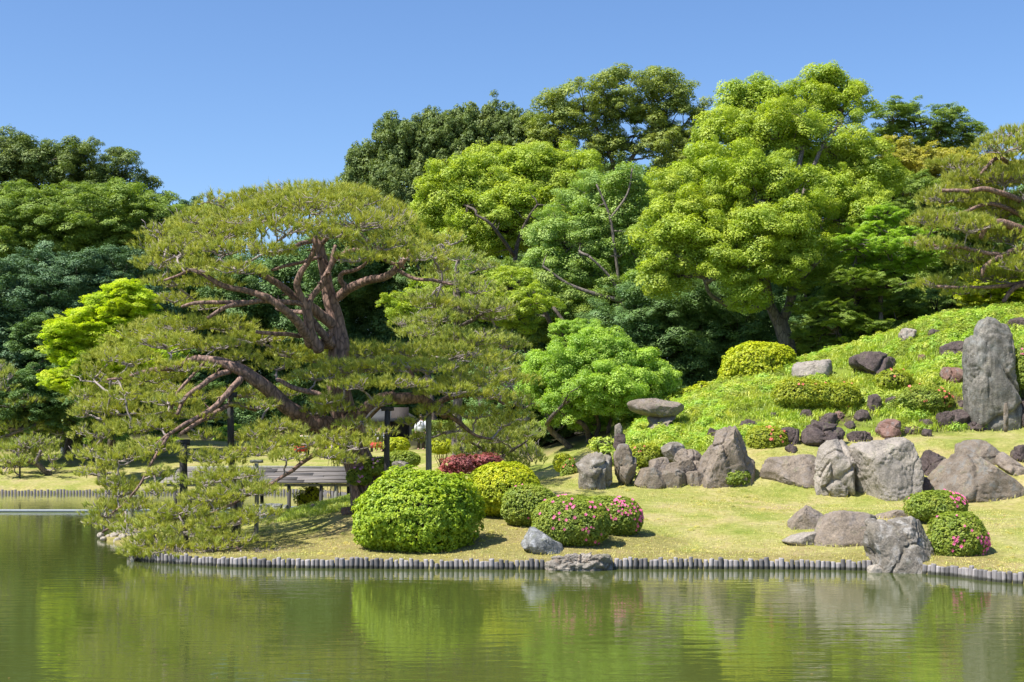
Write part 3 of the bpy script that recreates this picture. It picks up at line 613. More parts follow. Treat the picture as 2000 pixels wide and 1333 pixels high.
# thousands of alike leaf puffs, needle tufts and grass clumps are geometry-node instances of a few small meshes
_NG = {}
def inst_group(key, protos):
    if key in _NG: return _NG[key]
    ng = bpy.data.node_groups.new('scatter_'+key, 'GeometryNodeTree')
    ng.interface.new_socket('Geometry', in_out='INPUT', socket_type='NodeSocketGeometry'); ng.interface.new_socket('Geometry', in_out='OUTPUT', socket_type='NodeSocketGeometry')
    gi = ng.nodes.new('NodeGroupInput'); go = ng.nodes.new('NodeGroupOutput'); ip = ng.nodes.new('GeometryNodeInstanceOnPoints'); jn = ng.nodes.new('GeometryNodeJoinGeometry')
    for p in protos:
        oi = ng.nodes.new('GeometryNodeObjectInfo'); oi.inputs['Object'].default_value = p; oi.inputs['As Instance'].default_value = True; ng.links.new(oi.outputs['Geometry'], jn.inputs[0])
    def na(nm, ty):
        x = ng.nodes.new('GeometryNodeInputNamedAttribute'); x.data_type = ty; x.inputs['Name'].default_value = nm; return x.outputs['Attribute']
    ng.links.new(gi.outputs[0], ip.inputs['Points']); ng.links.new(jn.outputs[0], ip.inputs['Instance']); ip.inputs['Pick Instance'].default_value = True
    er = ng.nodes.new('FunctionNodeEulerToRotation'); ng.links.new(na('rot', 'FLOAT_VECTOR'), er.inputs[0]); ng.links.new(er.outputs[0], ip.inputs['Rotation'])
    ng.links.new(na('scl', 'FLOAT_VECTOR'), ip.inputs['Scale']); ng.links.new(na('pick', 'INT'), ip.inputs['Instance Index'])
    ng.links.new(ip.outputs[0], go.inputs[0]); _NG[key] = ng; return ng
def scatter(name, key, meshes, P, rot, scl, mat, parent=None, base=(0, 0, 0)):
    """P (n,3) points, rot (n,3) euler, scl (n,3)"""
    k = key+'_'+mat.name
    if k not in _NG:
        ps = []
        for m_ in meshes:
            m2 = m_.copy(); m2.materials.clear(); m2.materials.append(mat); ps.append(bpy.data.objects.new(key, m2))
        inst_group(k, ps)
    me = bpy.data.meshes.new(name); P = np.asarray(P, np.float32)-np.asarray(base, np.float32); n = len(P); me.vertices.add(n); me.vertices.foreach_set('co', P.ravel())
    for nm, v in (('rot', rot), ('scl', scl)):
        t = me.attributes.new(nm, 'FLOAT_VECTOR', 'POINT'); t.data.foreach_set('vector', np.asarray(v, np.float32).ravel())
    t = me.attributes.new('pick', 'INT', 'POINT'); t.data.foreach_set('value', rng.integers(0, len(meshes), n).astype(np.int32))
    o = link(name, me, mat, parent); o.modifiers.new('scatter', 'NODES').node_group = _NG[k]; o['kind'] = 'stuff'; return o
_PUFF = {}
def puffs(leaf, clump, aspect, upright, droop):
    q = max(.06, round(leaf/clump/.02)*.02); key = 'puff_%d_%d_%d_%d' % (round(q*100), round(aspect*10), round(upright*10), round(droop*10))
    if key not in _PUFF:
        L = []
        for v in range(4):
            n_ = int(min(1500, 2.2*2*math.pi/(q*q*aspect*.5)*.42)); d = rdir(n_); d[:, 2] = np.abs(d[:, 2])*rng.choice([1, 1, 1, 1, -.45], n_)
            r = 1-.42*rng.random(n_)**1.7; r = r*(1+.55*fbm(d*1.9+v*7, 3)); P = d*r[:, None]
            P[:, 2] -= droop*(P[:, 0]**2+P[:, 1]**2)
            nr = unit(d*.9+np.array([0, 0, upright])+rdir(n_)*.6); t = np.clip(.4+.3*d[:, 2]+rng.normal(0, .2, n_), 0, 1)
            V, F, T = leaves(P, nr, q*rng.uniform(.6, 1.3, n_), aspect, t); L.append(mesh_np('leaf_puff', V, F, False, T))
        _PUFF[key] = L
    return key, _PUFF[key]
def crown(name, lobes, mat, parent, base, leaf=.13, lai=3.6, clump=.5, flat=.6, droop=0.0, upright=.35, aspect=.6, inner=.22, tips=None):
    """lobes: rows of world (x, y, z, rx, ry, rz). Returns the clump centres"""
    CC, SS = [], []
    for (x, y, z, rx, ry, rz) in lobes:
        r = np.array([rx, ry, rz]); area = 4*math.pi*((rx*ry)**1.6/3+(rx*rz)**1.6/3+(ry*rz)**1.6/3)**(1/1.6)
        clump_ = clump*.62; nc = int(max(9, lai*.24*area/(clump_*clump_)))
        C, nn, d = ellipsoid_points(np.array([x, y, z]), r, nc, .45); nc = len(C); k = rng.random(nc)
        rf = np.where(k < inner, rng.uniform(.4, .8, nc), np.where(rng.random(nc) < .1, rng.uniform(1.04, 1.22, nc), rng.uniform(.74, 1.06, nc)))*(1+.42*fbm(np.stack([d[:, 0]*2.6+x, d[:, 1]*2.6+y, d[:, 2]*2.6+z], -1), 3))
        C = np.array([x, y, z])+d*r*rf[:, None]; ok = C[:, 2] > ground(C[:, 0], C[:, 1])+.1; C = C[ok]; rf = rf[ok]
        if not len(C): continue
        CC.append(C); SS.append(clump_*rng.uniform(.45, 1.3, len(C))*np.clip(1.1-.3*rf, .6, 1.1)*1.15)
    C = np.concatenate(CC); s = np.concatenate(SS); n_ = len(C)
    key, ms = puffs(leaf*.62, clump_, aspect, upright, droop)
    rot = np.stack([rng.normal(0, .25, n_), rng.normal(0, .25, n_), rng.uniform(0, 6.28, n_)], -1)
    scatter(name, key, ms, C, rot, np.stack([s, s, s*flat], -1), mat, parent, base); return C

def wiggle(p, q, n, amp, sag=0.0, r=R):
    p, q = np.asarray(p, float), np.asarray(q, float); t = np.linspace(0, 1, n)[:, None]; L = np.linalg.norm(q-p)
    P = p+(q-p)*t; env = np.sin(t*math.pi)**.6
    s = r.uniform(0, 99); nzv = np.stack([fbm(np.stack([t[:, 0]*3+s, t[:, 0]*0+k*7, t[:, 0]*0], -1), 2) for k in range(3)], -1)
    P = P+nzv*amp*L*env; P[:, 2] += sag*L*(t[:, 0]*(1-t[:, 0]))*4*.25; return P

def tree(label, pxlobes, Y, mat, leaf=.14, lai=3.3, clump=.8, flat=.7, bark=None, trunk=None, limbs=(), group='trees of the wood', depthf=.9, name='broadleaf_tree', cat='tree',
         trunk_r=.2, twig=.35, droop=0., upright=.35, aspect=.6, inner=.22, zt=0.0, base_px=None):
    """pxlobes: (px, py, rx, ry[, dY]) in photograph pixels at distance Y"""
    bark = bark or M_BARK; L = []
    for lb in pxlobes:
        px, py, rx, ry = lb[:4]; rx *= 1.1; ry *= 1.1; dy = lb[4] if len(lb) > 4 else R.uniform(-.8, .8); c = at(px, py, Y+dy)
        a_, c_ = px2m(rx, Y+dy), px2m(ry, Y+dy); L.append((c[0], c[1], c[2], a_, max(a_, c_)*depthf*.9, c_))
    cx = float(np.mean([l[0] for l in L])); 
    if base_px is not None: bx = (base_px-1000)/FP*Y
    else: bx = cx
    base = np.array([bx, Y, gz(bx, Y)]); root = thing(name, label, cat, tuple(base), group)
    CC = crown('crown', L, mat, root, base, leaf, lai, clump, flat, droop, upright, aspect, inner)
    mb = MB(); zc = float(np.mean([l[2] for l in L])); zlow = min(l[2]-l[5]*.3 for l in L)
    if trunk:
        P = np.array([np.append(at(a, b, Y+(e if e else 0)), px2m(r, Y)) for a, b, r, e in trunk]); P[0, 2] = min(P[0, 2], base[2]-.1)
        S = smooth_path(P, 5); mb.tube(S[:, :3], S[:, 3], 10)
        nodes = [tuple(p[:3]) for p in S]; fork = S[-1, :3]; rf = S[-1, 3]
    else:
        fork = np.array([cx*.8+bx*.2, Y, max(base[2]+.8, min(zlow, base[2]+(zc-base[2])*.55))]); S = wiggle(base-[0, 0, .2], fork, 9, .05)
        mb.tube(S, np.linspace(trunk_r, trunk_r*.7, 9), 9); nodes = [tuple(p) for p in S[4:]]; rf = trunk_r*.6
    mb.build('trunk', bark, root, base, True)
    lm = MB()
    for lp in limbs:
        P = np.array([np.append(at(a, b, Y+(e if e else 0)), px2m(r, Y)) for a, b, r, e in lp]); S = smooth_path(P, 5); lm.tube(S[:, :3], S[:, 3], 7); nodes += [tuple(p[:3]) for p in S]
    for l in L:
        nd = np.array(nodes); tgt = np.array(l[:3])-[0, 0, l[5]*.2]; d = np.linalg.norm(nd-tgt, axis=1)+np.clip(nd[:, 2]-tgt[2], 0, None); s = nd[np.argmin(d)]
        W_ = wiggle(s, tgt, 9, .12, .1); lm.tube(W_, np.linspace(max(.035, rf*.5), .03, 9), 6); nodes += [tuple(p) for p in W_[3:]]
    nd = np.array(nodes); k = int(len(CC)*twig); sel = CC[rng.permutation(len(CC))[:min(k, 260)]]
    for c in sel:
        d = np.linalg.norm(nd-c, axis=1); s = nd[np.argmin(d)]
        W_ = wiggle(s, c-[0, 0, .05], 5, .15, .1); lm.tube(W_, np.linspace(.03, .01, 5), 4)
    o = lm.build('limbs', bark, root, base, True); o['kind'] = 'stuff'
    return root

# leaf colours
def LM(n, *a, **k): return leaf_mat(n, *a, **k)
L_LIME = LM('leaf_lime', (.20, .27, .012), (.36, .40, .02), (.30, .36, .015), .42)
L_YELGR = LM('leaf_yellow_green', (.145, .215, .018), (.305, .37, .036), (.22, .30, .024), .38)
L_OLIVE = LM('leaf_olive', (.105, .15, .028), (.23, .275, .05), (.16, .21, .035), .3)
L_MID = LM('leaf_mid', (.095, .155, .026), (.20, .275, .048), (.14, .21, .034), .32)
L_FRESH = LM('leaf_fresh', (.13, .23, .026), (.29, .41, .06), (.20, .32, .04), .4)
L_PALE = LM('leaf_pale', (.13, .22, .045), (.27, .37, .09), (.19, .28, .06), .32)
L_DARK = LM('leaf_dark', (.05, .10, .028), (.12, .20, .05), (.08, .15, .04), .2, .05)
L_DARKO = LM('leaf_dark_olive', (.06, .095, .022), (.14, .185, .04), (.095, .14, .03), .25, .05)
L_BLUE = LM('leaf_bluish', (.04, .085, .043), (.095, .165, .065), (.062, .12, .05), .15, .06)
L_GOLD = LM('leaf_gold', (.20, .22, .028), (.32, .31, .05), (.26, .26, .036), .35)
L_MAPLE = LM('leaf_maple_lime', (.20, .31, .015), (.38, .48, .03), (.30, .40, .02), .45)
L_BUSH = LM('leaf_bush', (.12, .215, .008), (.28, .36, .014), (.20, .285, .01), .33, .09, 2.0)
L_BUSHY = LM('leaf_bush_yellow', (.20, .27, .006), (.42, .42, .012), (.28, .33, .01), .35, .07, 2.0)
L_AZ = LM('leaf_azalea', (.095, .15, .016), (.22, .26, .026), (.15, .21, .02), .28, .08, 2.5)
L_AZY = LM('leaf_azalea_yellow', (.13, .19, .01), (.29, .315, .018), (.20, .24, .012), .3, .07, 2.5)
L_BAMB = LM('leaf_bamboo_grass', (.16, .22, .03), (.38, .42, .10), (.25, .34, .045), .38, .10, 1.2)
L_GRASS = LM('leaf_grass', (.24, .27, .05), (.42, .41, .13), (.36, .34, .11), .3, .03, 1.0)
L_RED = LM('leaf_red_maple', (.14, .035, .035), (.32, .09, .09), (.20, .06, .06), .3, .06)
L_PINE = LM('needle_pine', (.165, .195, .03), (.31, .34, .06), (.235, .265, .042), .3, .03, .9, 1.65)
L_PINE2 = LM('needle_pine_pale', (.17, .215, .045), (.31, .35, .085), (.235, .28, .06), .3, .03, .9, 1.6)
L_PINE3 = LM('needle_pine_deep', (.06, .105, .012), (.16, .21, .022), (.10, .15, .02), .18, .09, .9)

# ------------------------------------------------------------------ the wood behind, far to near
G1 = 'trees of the wood behind the garden'
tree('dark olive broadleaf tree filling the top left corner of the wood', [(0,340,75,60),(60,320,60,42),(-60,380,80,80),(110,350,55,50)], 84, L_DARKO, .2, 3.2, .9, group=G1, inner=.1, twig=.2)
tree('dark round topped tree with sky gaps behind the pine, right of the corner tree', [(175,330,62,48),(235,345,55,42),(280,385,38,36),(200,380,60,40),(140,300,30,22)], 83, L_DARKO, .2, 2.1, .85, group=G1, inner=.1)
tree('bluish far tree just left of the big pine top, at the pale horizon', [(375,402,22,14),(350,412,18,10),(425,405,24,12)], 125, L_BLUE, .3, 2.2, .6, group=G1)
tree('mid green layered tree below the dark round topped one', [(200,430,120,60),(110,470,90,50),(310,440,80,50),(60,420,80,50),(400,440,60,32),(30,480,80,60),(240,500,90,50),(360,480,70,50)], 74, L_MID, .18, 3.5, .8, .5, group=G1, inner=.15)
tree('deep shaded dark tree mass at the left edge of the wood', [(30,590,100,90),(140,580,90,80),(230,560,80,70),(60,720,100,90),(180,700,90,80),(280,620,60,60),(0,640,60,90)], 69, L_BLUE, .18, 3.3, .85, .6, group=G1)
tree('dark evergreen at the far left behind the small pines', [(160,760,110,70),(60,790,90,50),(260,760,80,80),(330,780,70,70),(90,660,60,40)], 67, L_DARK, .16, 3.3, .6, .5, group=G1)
tree('dark spiky topped conifer wood tree left of the elm', [(720,345,42,50),(775,300,45,60),(840,285,48,58),(905,270,52,52),(960,265,48,48),(1010,285,45,60),(800,370,70,55),(900,350,80,60),(690,380,30,30)], 80, L_DARKO, .18, 3.5, .5, 1.3, group=G1, upright=.2)
tree('huge olive green elm with sky gaps crowning the wood', [(1080,245,50,48),(1140,210,60,48),(1210,185,62,40),(1285,190,58,42),(1335,235,46,46),(1240,255,60,40),(1120,290,62,34),(1300,300,52,42),(1190,300,40,30),(1060,290,38,30),(1340,300,45,50)], 78, L_OLIVE, .18, 2.2, .85, .7, group=G1, inner=.08,
     bark=M_BARKL, limbs=[[(1200,460,9,0),(1205,360,6,0),(1190,300,4,0),(1160,240,3,0)],[(1205,370,5,0),(1240,300,4,0),(1290,250,3,0)],[(1200,400,5,0),(1140,320,3,0),(1100,280,2,0)]], base_px=1205, twig=.5)
tree('airy dark green tree behind the camphor, at the upper right of the wood', [(1740,235,50,38),(1800,240,52,32),(1855,240,40,28),(1895,260,28,22),(1770,275,60,30),(1850,285,60,30),(1900,300,40,26)], 82, L_MID, .18, 2.1, .6, .35, group=G1, inner=.1)
tree('golden leaved tree between the camphor and the right pine', [(1745,300,40,26),(1790,320,50,32),(1850,325,52,28),(1900,335,46,28),(1960,340,50,30),(1760,350,50,34)], 74, L_GOLD, .16, 3.3, .55, .6, group=G1)
tree('bright yellow green dome tree left of the elm', [(900,380,62,55),(970,345,70,48),(1050,325,66,42),(1110,350,60,46),(1000,410,90,55),(880,430,60,50),(1080,420,80,55),(950,450,80,50),(860,410,40,40)], 65, L_YELGR, .155, 3.8, .8, .85, group=G1,
     limbs=[[(1000,560,5,-2),(1010,480,4,-2),(1030,430,3,-2.5),(1050,400,2,-3)],[(1005,500,4,-2),(960,440,3,-3),(930,420,2,-3)]], base_px=1000)
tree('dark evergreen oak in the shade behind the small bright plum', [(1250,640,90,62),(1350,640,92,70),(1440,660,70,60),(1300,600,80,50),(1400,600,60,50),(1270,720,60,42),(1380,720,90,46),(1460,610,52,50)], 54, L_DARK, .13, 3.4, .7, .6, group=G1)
tree('green understorey tree right of the camphor trunk', [(1620,640,60,50),(1700,650,50,40),(1660,590,60,40),(1580,670,50,46),(1750,600,50,36),(1640,690,60,34),(1800,640,50,30),(1860,590,50,30)], 54, L_MID, .12, 3.4, .5, .35, group=G1)
tree('layered understorey maple in half shade behind the camphor trunk', [(1590,600,42,14),(1680,575,56,14),(1640,625,50,12),(1710,640,44,13),(1590,655,44,13),(1670,545,50,16),(1740,560,40,14),(1650,668,40,12),(1560,560,30,14),(1620,600,44,12),(1700,605,44,12),(1760,640,36,12),(1600,680,36,10),(1690,665,40,12)], 49.6, L_MID, .11, 3.0, .34, .3, group=G1, upright=.7)
tree('pale green leaning oak in the middle of the wood', [(1110,470,70,46),(1190,440,62,50),(1245,480,62,52),(1160,530,80,48),(1235,560,56,44),(1080,530,60,40),(1220,380,44,40),(1280,420,44,50),(1150,380,44,30)], 58, L_PALE, .14, 3.4, .75, .7, group=G1, bark=M_BARKL, inner=.15,
     limbs=[[(1400,660,7,0),(1280,610,6,-1),(1220,590,5,-1.6),(1170,577,4,-1.8),(1110,555,3,-1.8),(1060,520,2,-1.8)],[(1220,590,3.5,-1.6),(1190,540,2.5,-1.7),(1150,500,2,-1.8)],[(1215,600,3,-1),(1200,480,3,-1.2),(1190,420,2.5,-1.2),(1165,360,1.6,-1.2)],[(1190,430,2.5,-1.2),(1225,380,2,-1.2),(1235,330,1.5,-1.2)]], base_px=1290, twig=.5)
tree('mid green tree below the yellow green dome, right of the big pine', [(1040,590,60,42),(980,560,60,40),(1100,610,50,40),(1150,640,60,40),(1020,640,60,40),(900,560,50,50),(940,620,60,50),(1200,600,46,40)], 57, L_MID, .14, 3.4, .7, .7, group=G1,
     limbs=[[(1100,690,5,-2),(1060,600,4,-3),(1020,540,3,-3)],[(1180,690,5,-2),(1120,650,4,-3),(1080,600,3,-3)]])
tree('yellow green young tree peeping out right of the big pine canopy', [(1000,560,48,32),(1040,590,42,26),(960,600,44,30),(1010,620,44,26),(800,600,50,34),(850,570,40,30)], 50, L_YELGR, .11, 2.4, .38, .6, group=G1)
tree('small dark round evergreen above the bright plum tree', [(1110,662,38,32),(1150,650,30,24)], 50, L_FRESH, .1, 3.6, .35, .6, group=G1)
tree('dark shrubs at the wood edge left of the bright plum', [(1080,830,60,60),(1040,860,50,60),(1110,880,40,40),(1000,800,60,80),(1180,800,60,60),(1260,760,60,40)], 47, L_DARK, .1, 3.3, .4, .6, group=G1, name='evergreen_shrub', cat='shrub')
# the camphor
tree('big bright camphor tree with a forked dark trunk, tallest in the middle right', [
     (1440,205,34,38,3),(1478,172,22,16,3),(1500,205,36,30,3),(1575,200,50,36,3),(1640,215,44,40,3),(1570,160,28,18,3),(1615,155,24,14,3),(1415,235,26,28,3),(1660,180,20,14,3),(1420,270,60,44,2),(1520,260,72,50,1.5),(1620,290,72,56,2),(1690,340,58,62,2.5),
     (1390,340,62,48,0),(1330,400,60,52,-.5),(1300,470,56,50,-1),(1370,450,70,56,-1.5),(1460,370,72,56,-1),(1540,370,66,52,-1),(1490,450,72,56,-2),(1560,460,52,56,-1.5),(1440,520,66,44,-2),(1530,520,56,32,-2),(1455,585,36,24,-2),
     (1330,530,60,38,-1),(1285,545,30,26,-1),(1640,420,66,62,1),(1680,470,56,50,2),(1600,520,40,36,1)],
     51, L_YELGR, .125, 3.0, .72, .8, group=G1, bark=M_BARKL, inner=.2,
     trunk=[(1545,705,19,0),(1538,680,16,0),(1530,650,15,0),(1522,625,14,0)],
     limbs=[[(1524,635,13,0),(1508,605,10,0),(1502,585,8,0),(1480,540,6,0),(1440,470,5,0),(1400,400,4,0)],[(1524,635,12,0),(1540,600,9,0),(1545,570,8,0),(1548,530,7,0),(1550,450,6,0),(1560,330,5,1),(1580,240,4,2)],[(1546,590,6,-.5),(1560,555,5,-.5),(1580,530,4,-1),(1600,510,3,-1)],
            [(1510,600,6,0),(1440,600,5,-.6),(1390,578,4,-1.2),(1375,545,3.6,-1.5),(1352,515,3,-1.7),(1335,505,2,-1.8)],[(1555,420,5,.4),(1600,300,4,1),(1640,240,3,2)],[(1505,590,7,0),(1492,500,5,-1.2),(1487,440,5,-1.8),(1490,400,3,-1.8)]], base_px=1545, twig=.3)
tree('slim sapling with layered leaves and a thin straight trunk at the mound crest', [(1700,450,40,14),(1740,480,50,16),(1690,500,46,14),(1760,520,46,14),(1710,530,50,14),(1800,500,40,16),(1780,460,40,18),(1730,420,36,18),(1660,470,30,14)],
     50, L_FRESH, .105, 3.0, .3, .35, group=G1, trunk=[(1721,665,5,0),(1720,600,4.5,0),(1719,530,4,0),(1718,450,3,0)], bark=M_BARKL, upright=.7, base_px=1721)
tree('green tree filling in behind the sapling and the right pine', [(1780,400,60,50),(1840,450,62,60),(1830,540,60,60),(1900,520,60,60),(1760,600,60,40),(1850,600,60,36),(1930,450,60,60),(1720,390,40,46)], 60, L_MID, .14, 3.3, .5, .5, group=G1)
tree('bright lime maple at the right edge above the mound', [(1935,560,48,34),(1985,545,50,40),(1910,585,36,20),(2030,560,50,50),(1960,590,50,24)], 51, L_LIME, .1, 3.3, .35, .4, group=G1, upright=.7)
tree('brilliant lime maple left of the big pine across the water', [(215,610,48,34),(260,590,44,30),(160,640,50,26),(120,655,30,18),(240,570,24,16),(200,660,60,26),(130,690,38,16),(280,640,50,40),(120,745,34,16),(170,720,50,20),(180,760,40,18),(300,700,60,40),(235,620,60,50),(170,650,60,34),(200,700,70,40),(150,740,50,26)], 61, L_MAPLE, .15, 4.4, .55, .4, group=G1, upright=.8, aspect=.5)
# small plum tree with dark limbs
tree('small bright green plum tree with dark curved limbs behind the stones', [(1170,690,55,36,0),(1230,720,52,38,0),(1120,720,60,38,0),(1270,740,42,26,0),(1070,720,46,30,.5),(1190,760,72,42,-1.),(1110,790,50,36,-.3),(1240,790,50,30,0),(1300,745,26,18,0),(1060,760,40,36,1),(1150,820,46,20,0.5)],
     43.6, L_FRESH, .09, 3.3, .42, .85, group=G1, bark=M_BARK, inner=.2, base_px=1130,
     trunk=[(1128,896,9,0),(1118,880,7,0),(1100,862,6,0),(1080,845,6,0),(1068,828,5,-.3)],
     limbs=[[(1068,828,5,-.3),(1080,812,4,-.8),(1100,790,3,-1)],[(1135,890,7,0),(1150,860,6,0),(1140,830,5,-.5),(1110,815,4,-.6),(1090,800,3,-.6)],[(1160,885,7,0),(1165,850,5,0),(1170,830,4,0),(1160,800,3,-.5)],[(1185,880,5,0),(1188,840,4,0),(1200,800,3,0)]])
# undergrowth and the farther wood that reads as one mass
rows = []
for px in range(-150, 2200, 80):
    top = np.interp(px, [-150,0,150,320,420,600,690,760,900,1040,1200,1350,1500,1700,1900,2150], [420,380,380,470,520,480,450,400,370,330,330,330,260,320,350,360])
    for py in np.arange(top+65, 915, 80): rows.append((*at(px+R.uniform(-20, 20), py+R.uniform(-15, 15), 93+R.uniform(-3, 3)), px2m(64, 93), 2.4, px2m(64, 93)))
root = thing('far_wood', 'far dark green wood closing the view between the nearer trees', 'wood', (0, 93, 2)); root['kind'] = 'stuff'
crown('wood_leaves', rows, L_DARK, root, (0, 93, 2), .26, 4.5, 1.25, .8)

# ------------------------------------------------------------------ bushes
FLW = {}
def flower_mesh(col):
    if col in FLW: return FLW[col]
    V = [(0, 0, 0)]; F = []
    for k in range(5):
        a = k*2*math.pi/5; b = a+.5; c = a-.5; V += [(.022*math.cos(b), .022*math.sin(b), .009), (.036*math.cos(a), .036*math.sin(a), .012), (.022*math.cos(c), .022*math.sin(c), .009)]
        i = 1+3*k; F.append([0, i+2, i+1, i])
    V += [(.004, 0, .0), (-.003, .004, 0), (-.003, -.004, 0), (0, 0, .026)]; me = mesh_np('flower', np.array(V), [np.array(F), np.array([[16,17,19],[17,18,19],[18,16,19]])])
    m = plain_mat('petal_'+col, {'pink': (.75, .13, .33), 'orange': (.70, .16, .12), 'mauve': (.62, .25, .55)}[col], .6, .25, 40); me.materials.append(m); FLW[col] = me; return me
def bush(label, lobes, Y=None, mat=L_AZ, leaf=.045, flowers=0, col='pink', fl_region=None, group='clipped azalea bushes', name='azalea_bush', cat='bush', lai=5.0, rough=.07, ros=5, depth=.95, blades=0, fscale=1.0, sink=True, fbias=(.45, -.4, .5)):
    """lobes: (px, py, rx, ry) ; a clipped dome whose surface is made of leaf rosettes"""
    Ls = []
    px0, py0, rx0, ry0 = lobes[0]
    if Y is None: h = hit(px0, max(l[1]+l[3] for l in lobes)-3); Y = h[1]+px2m(rx0, h[1])*.5
    for px, py, rx, ry in lobes:
        c = at(px, py, Y); hh = px2m(ry, Y); c[2] = max(c[2], gz(c[0], Y)+.35*hh) if Y > 50 else c[2]; Ls.append((c, np.array([px2m(rx, Y), px2m(rx, Y)*depth, hh])))
    base = np.array([Ls[0][0][0], Y, gz(Ls[0][0][0], Y)]); root = thing(name, label, cat, tuple(base), group); 
    V, F, T = [], [], []; nb = 0; surf = []
    for c, r in Ls:
        area = 4*math.pi*((r[0]*r[1])**1.6/3+(r[0]*r[2])**1.6/3+(r[1]*r[2])**1.6/3)**(1/1.6)
        nn_ = int(lai*area*.5/(leaf*leaf*.5*.55)/ros); d = rdir(nn_); d[:, 1] = np.where(rng.random(nn_) < .55, -np.abs(d[:, 1]), d[:, 1])
        low = 1-.12*np.clip(-d[:, 2]-.35, 0, 1)
        sup = (np.abs(d)**2.35).sum(-1)**(-1/2.35)
        bumpv = 1+rough*fbm(d*3.1+c, 3)*1.6+rough*.6*fbm(d*9+c, 2)
        lay = rng.choice([1.0, .95, .88, .78], nn_, p=[.5, .24, .16, .1])
        P = c+d*r*(sup*low*bumpv*lay)[:, None]; nm = unit(d/r)
        ok = P[:, 2] > ground(P[:, 0], P[:, 1])-.02
        for c2, r2 in Ls:
            if c2 is not c: ok &= (((P-c2)/r2)**2).sum(-1) > .62
        P, nm = P[ok], nm[ok]; k = len(P); surf.append((P[lay[ok] == 1], nm[lay[ok] == 1]))
        off = rdir(k*ros)*.5+np.repeat(nm, ros, 0)*.35; off = unit(off)
        Q = np.repeat(P, ros, 0)+off*leaf*.55; ln = unit(np.repeat(nm, ros, 0)*.8+np.array([0, 0, .5])+rdir(k*ros)*.6)
        ct = np.clip(.45+.5*fbm(P*3.3, 2)+rng.normal(0, .2, k), 0, 1); ct = np.repeat(ct, ros)+rng.normal(0, .1, k*ros)
        v, f, t = leaves(Q, ln, leaf*rng.uniform(.7, 1.35, k*ros), .5, np.clip(ct, 0, 1)); V.append(v); F.append(f+nb); T.append(t); nb += len(v)
    me = mesh_np('leaves', np.concatenate(V)-base, np.concatenate(F), False, np.concatenate(T)); o = link('leaves', me, mat, root); o['kind'] = 'stuff'
    mb = MB()
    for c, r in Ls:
        iv, fi = ico(3); q = iv*(1+.06*fbm(iv*3+c, 2))[:, None]*(np.abs(iv)**2.35).sum(-1)[:, None]**(-1/2.35); mb.add(q*r*.74+c, fi)  # solid dark core added inside so the bush is not seen through
        for k in range(14):
            d = unit(np.array([R.gauss(0, .6), R.gauss(0, .6), 1.0])); mb.tube(wiggle([c[0]*.7+base[0]*.3, c[1], base[2]-.05], c+d*r*.93, 5, .12), np.linspace(.014, .005, 5), 4)
    o = mb.build('dark_core_and_stems', M_TWIGC, root, base, True); o['kind'] = 'stuff'
    if flowers:
        P = np.concatenate([s[0] for s in surf]); nm = np.concatenate([s[1] for s in surf])
        ww = np.clip((nm @ np.array(fbias))+.15, 0, 1)*(nm[:, 1] < .25)*np.clip(fbm(P*2.4+5, 2)+.5, .03, 1)**3
        if fl_region: q = 1000+P[:, 0]/P[:, 1]*FP; z_ = HY-(P[:, 2]-HC)/P[:, 1]*FP; x0, y0, x1, y1 = fl_region; ww = ww*((q > x0) & (q < x1) & (z_ > y0) & (z_ < y1))
        sel = rng.choice(len(P), min(flowers, int((ww > 0).sum())), False, ww/ww.sum())
        for i in sel:
            f = link('flower', flower_mesh(col), None, root, tuple(P[i]+nm[i]*leaf*.6-base)); d = Vector(nm[i])+Vector((R.uniform(-.4, .4), -.5, R.uniform(-.2, .4)))
            f.rotation_euler = d.to_track_quat('Z', 'Y').to_euler(); s = R.uniform(.65, 1.15)*fscale; f.scale = (s, s, s)
    return root

bush('large bright green clipped bush at the water edge in front of the pine', [(815,1008,112,78),(775,1015,80,66),(860,992,74,66),(800,975,74,58),(740,1030,46,46),(890,1020,46,50)], 26.9, L_BUSH, .055, lai=3.8, rough=.15, depth=.85)
bush('yellow topped clipped bush right behind the large green bush', [(982,958,68,52),(960,955,45,45)], 29.6, L_BUSHY, .05, rough=.06)
bush('low olive green bush between the yellow topped and pink flowered bushes', [(1033,990,52,42)], 28.5, L_AZ, .045, 3, 'pink', rough=.05)
bush('pink flowered azalea dome above the blue grey veined rock', [(1116,1022,75,52)], 27.0, L_AZ, .04, 42, 'pink', rough=.045)
bush('densely pink flowered azalea right behind the front azalea dome', [(1202,1012,52,40),(1175,1000,40,30)], 28.2, L_AZ, .04, 75, 'pink', rough=.05)
bush('pink azalea behind the waterfront boulder, upper of the pair', [(1827,990,57,30)], 28.5, L_AZ, .042, 34, 'pink', rough=.05)
bush('pink azalea at the right side of the waterfront boulder, lower of the pair', [(1868,1052,54,50),(1850,1085,36,28)], 25.6, L_AZ, .042, 90, 'pink', rough=.07)
bush('round bright yellow bush on the mound crest', [(1480,717,66,46),(1450,735,44,30),(1510,705,40,30)], 44.2, L_BUSHY, .075, rough=.08, lai=4.2)
bush('spreading yellow green shrub right of the mushroom capstone', [(1350,772,34,14),(1372,762,16,14)], 43.8, L_BUSHY, .07, rough=.3, lai=3.2)
bush('wide orange budded azalea on the mound slope', [(1560,772,48,32),(1630,778,50,28),(1595,775,46,26)], None, L_AZY, .055, 8, 'orange', rough=.09, lai=4.2, fscale=1.2)
bush('azalea with orange and pink flowers left of the standing stone', [(1805,782,52,27),(1780,785,30,22)], None, L_AZ, .052, 26, 'orange', rough=.1, lai=4.2, fscale=1.2)
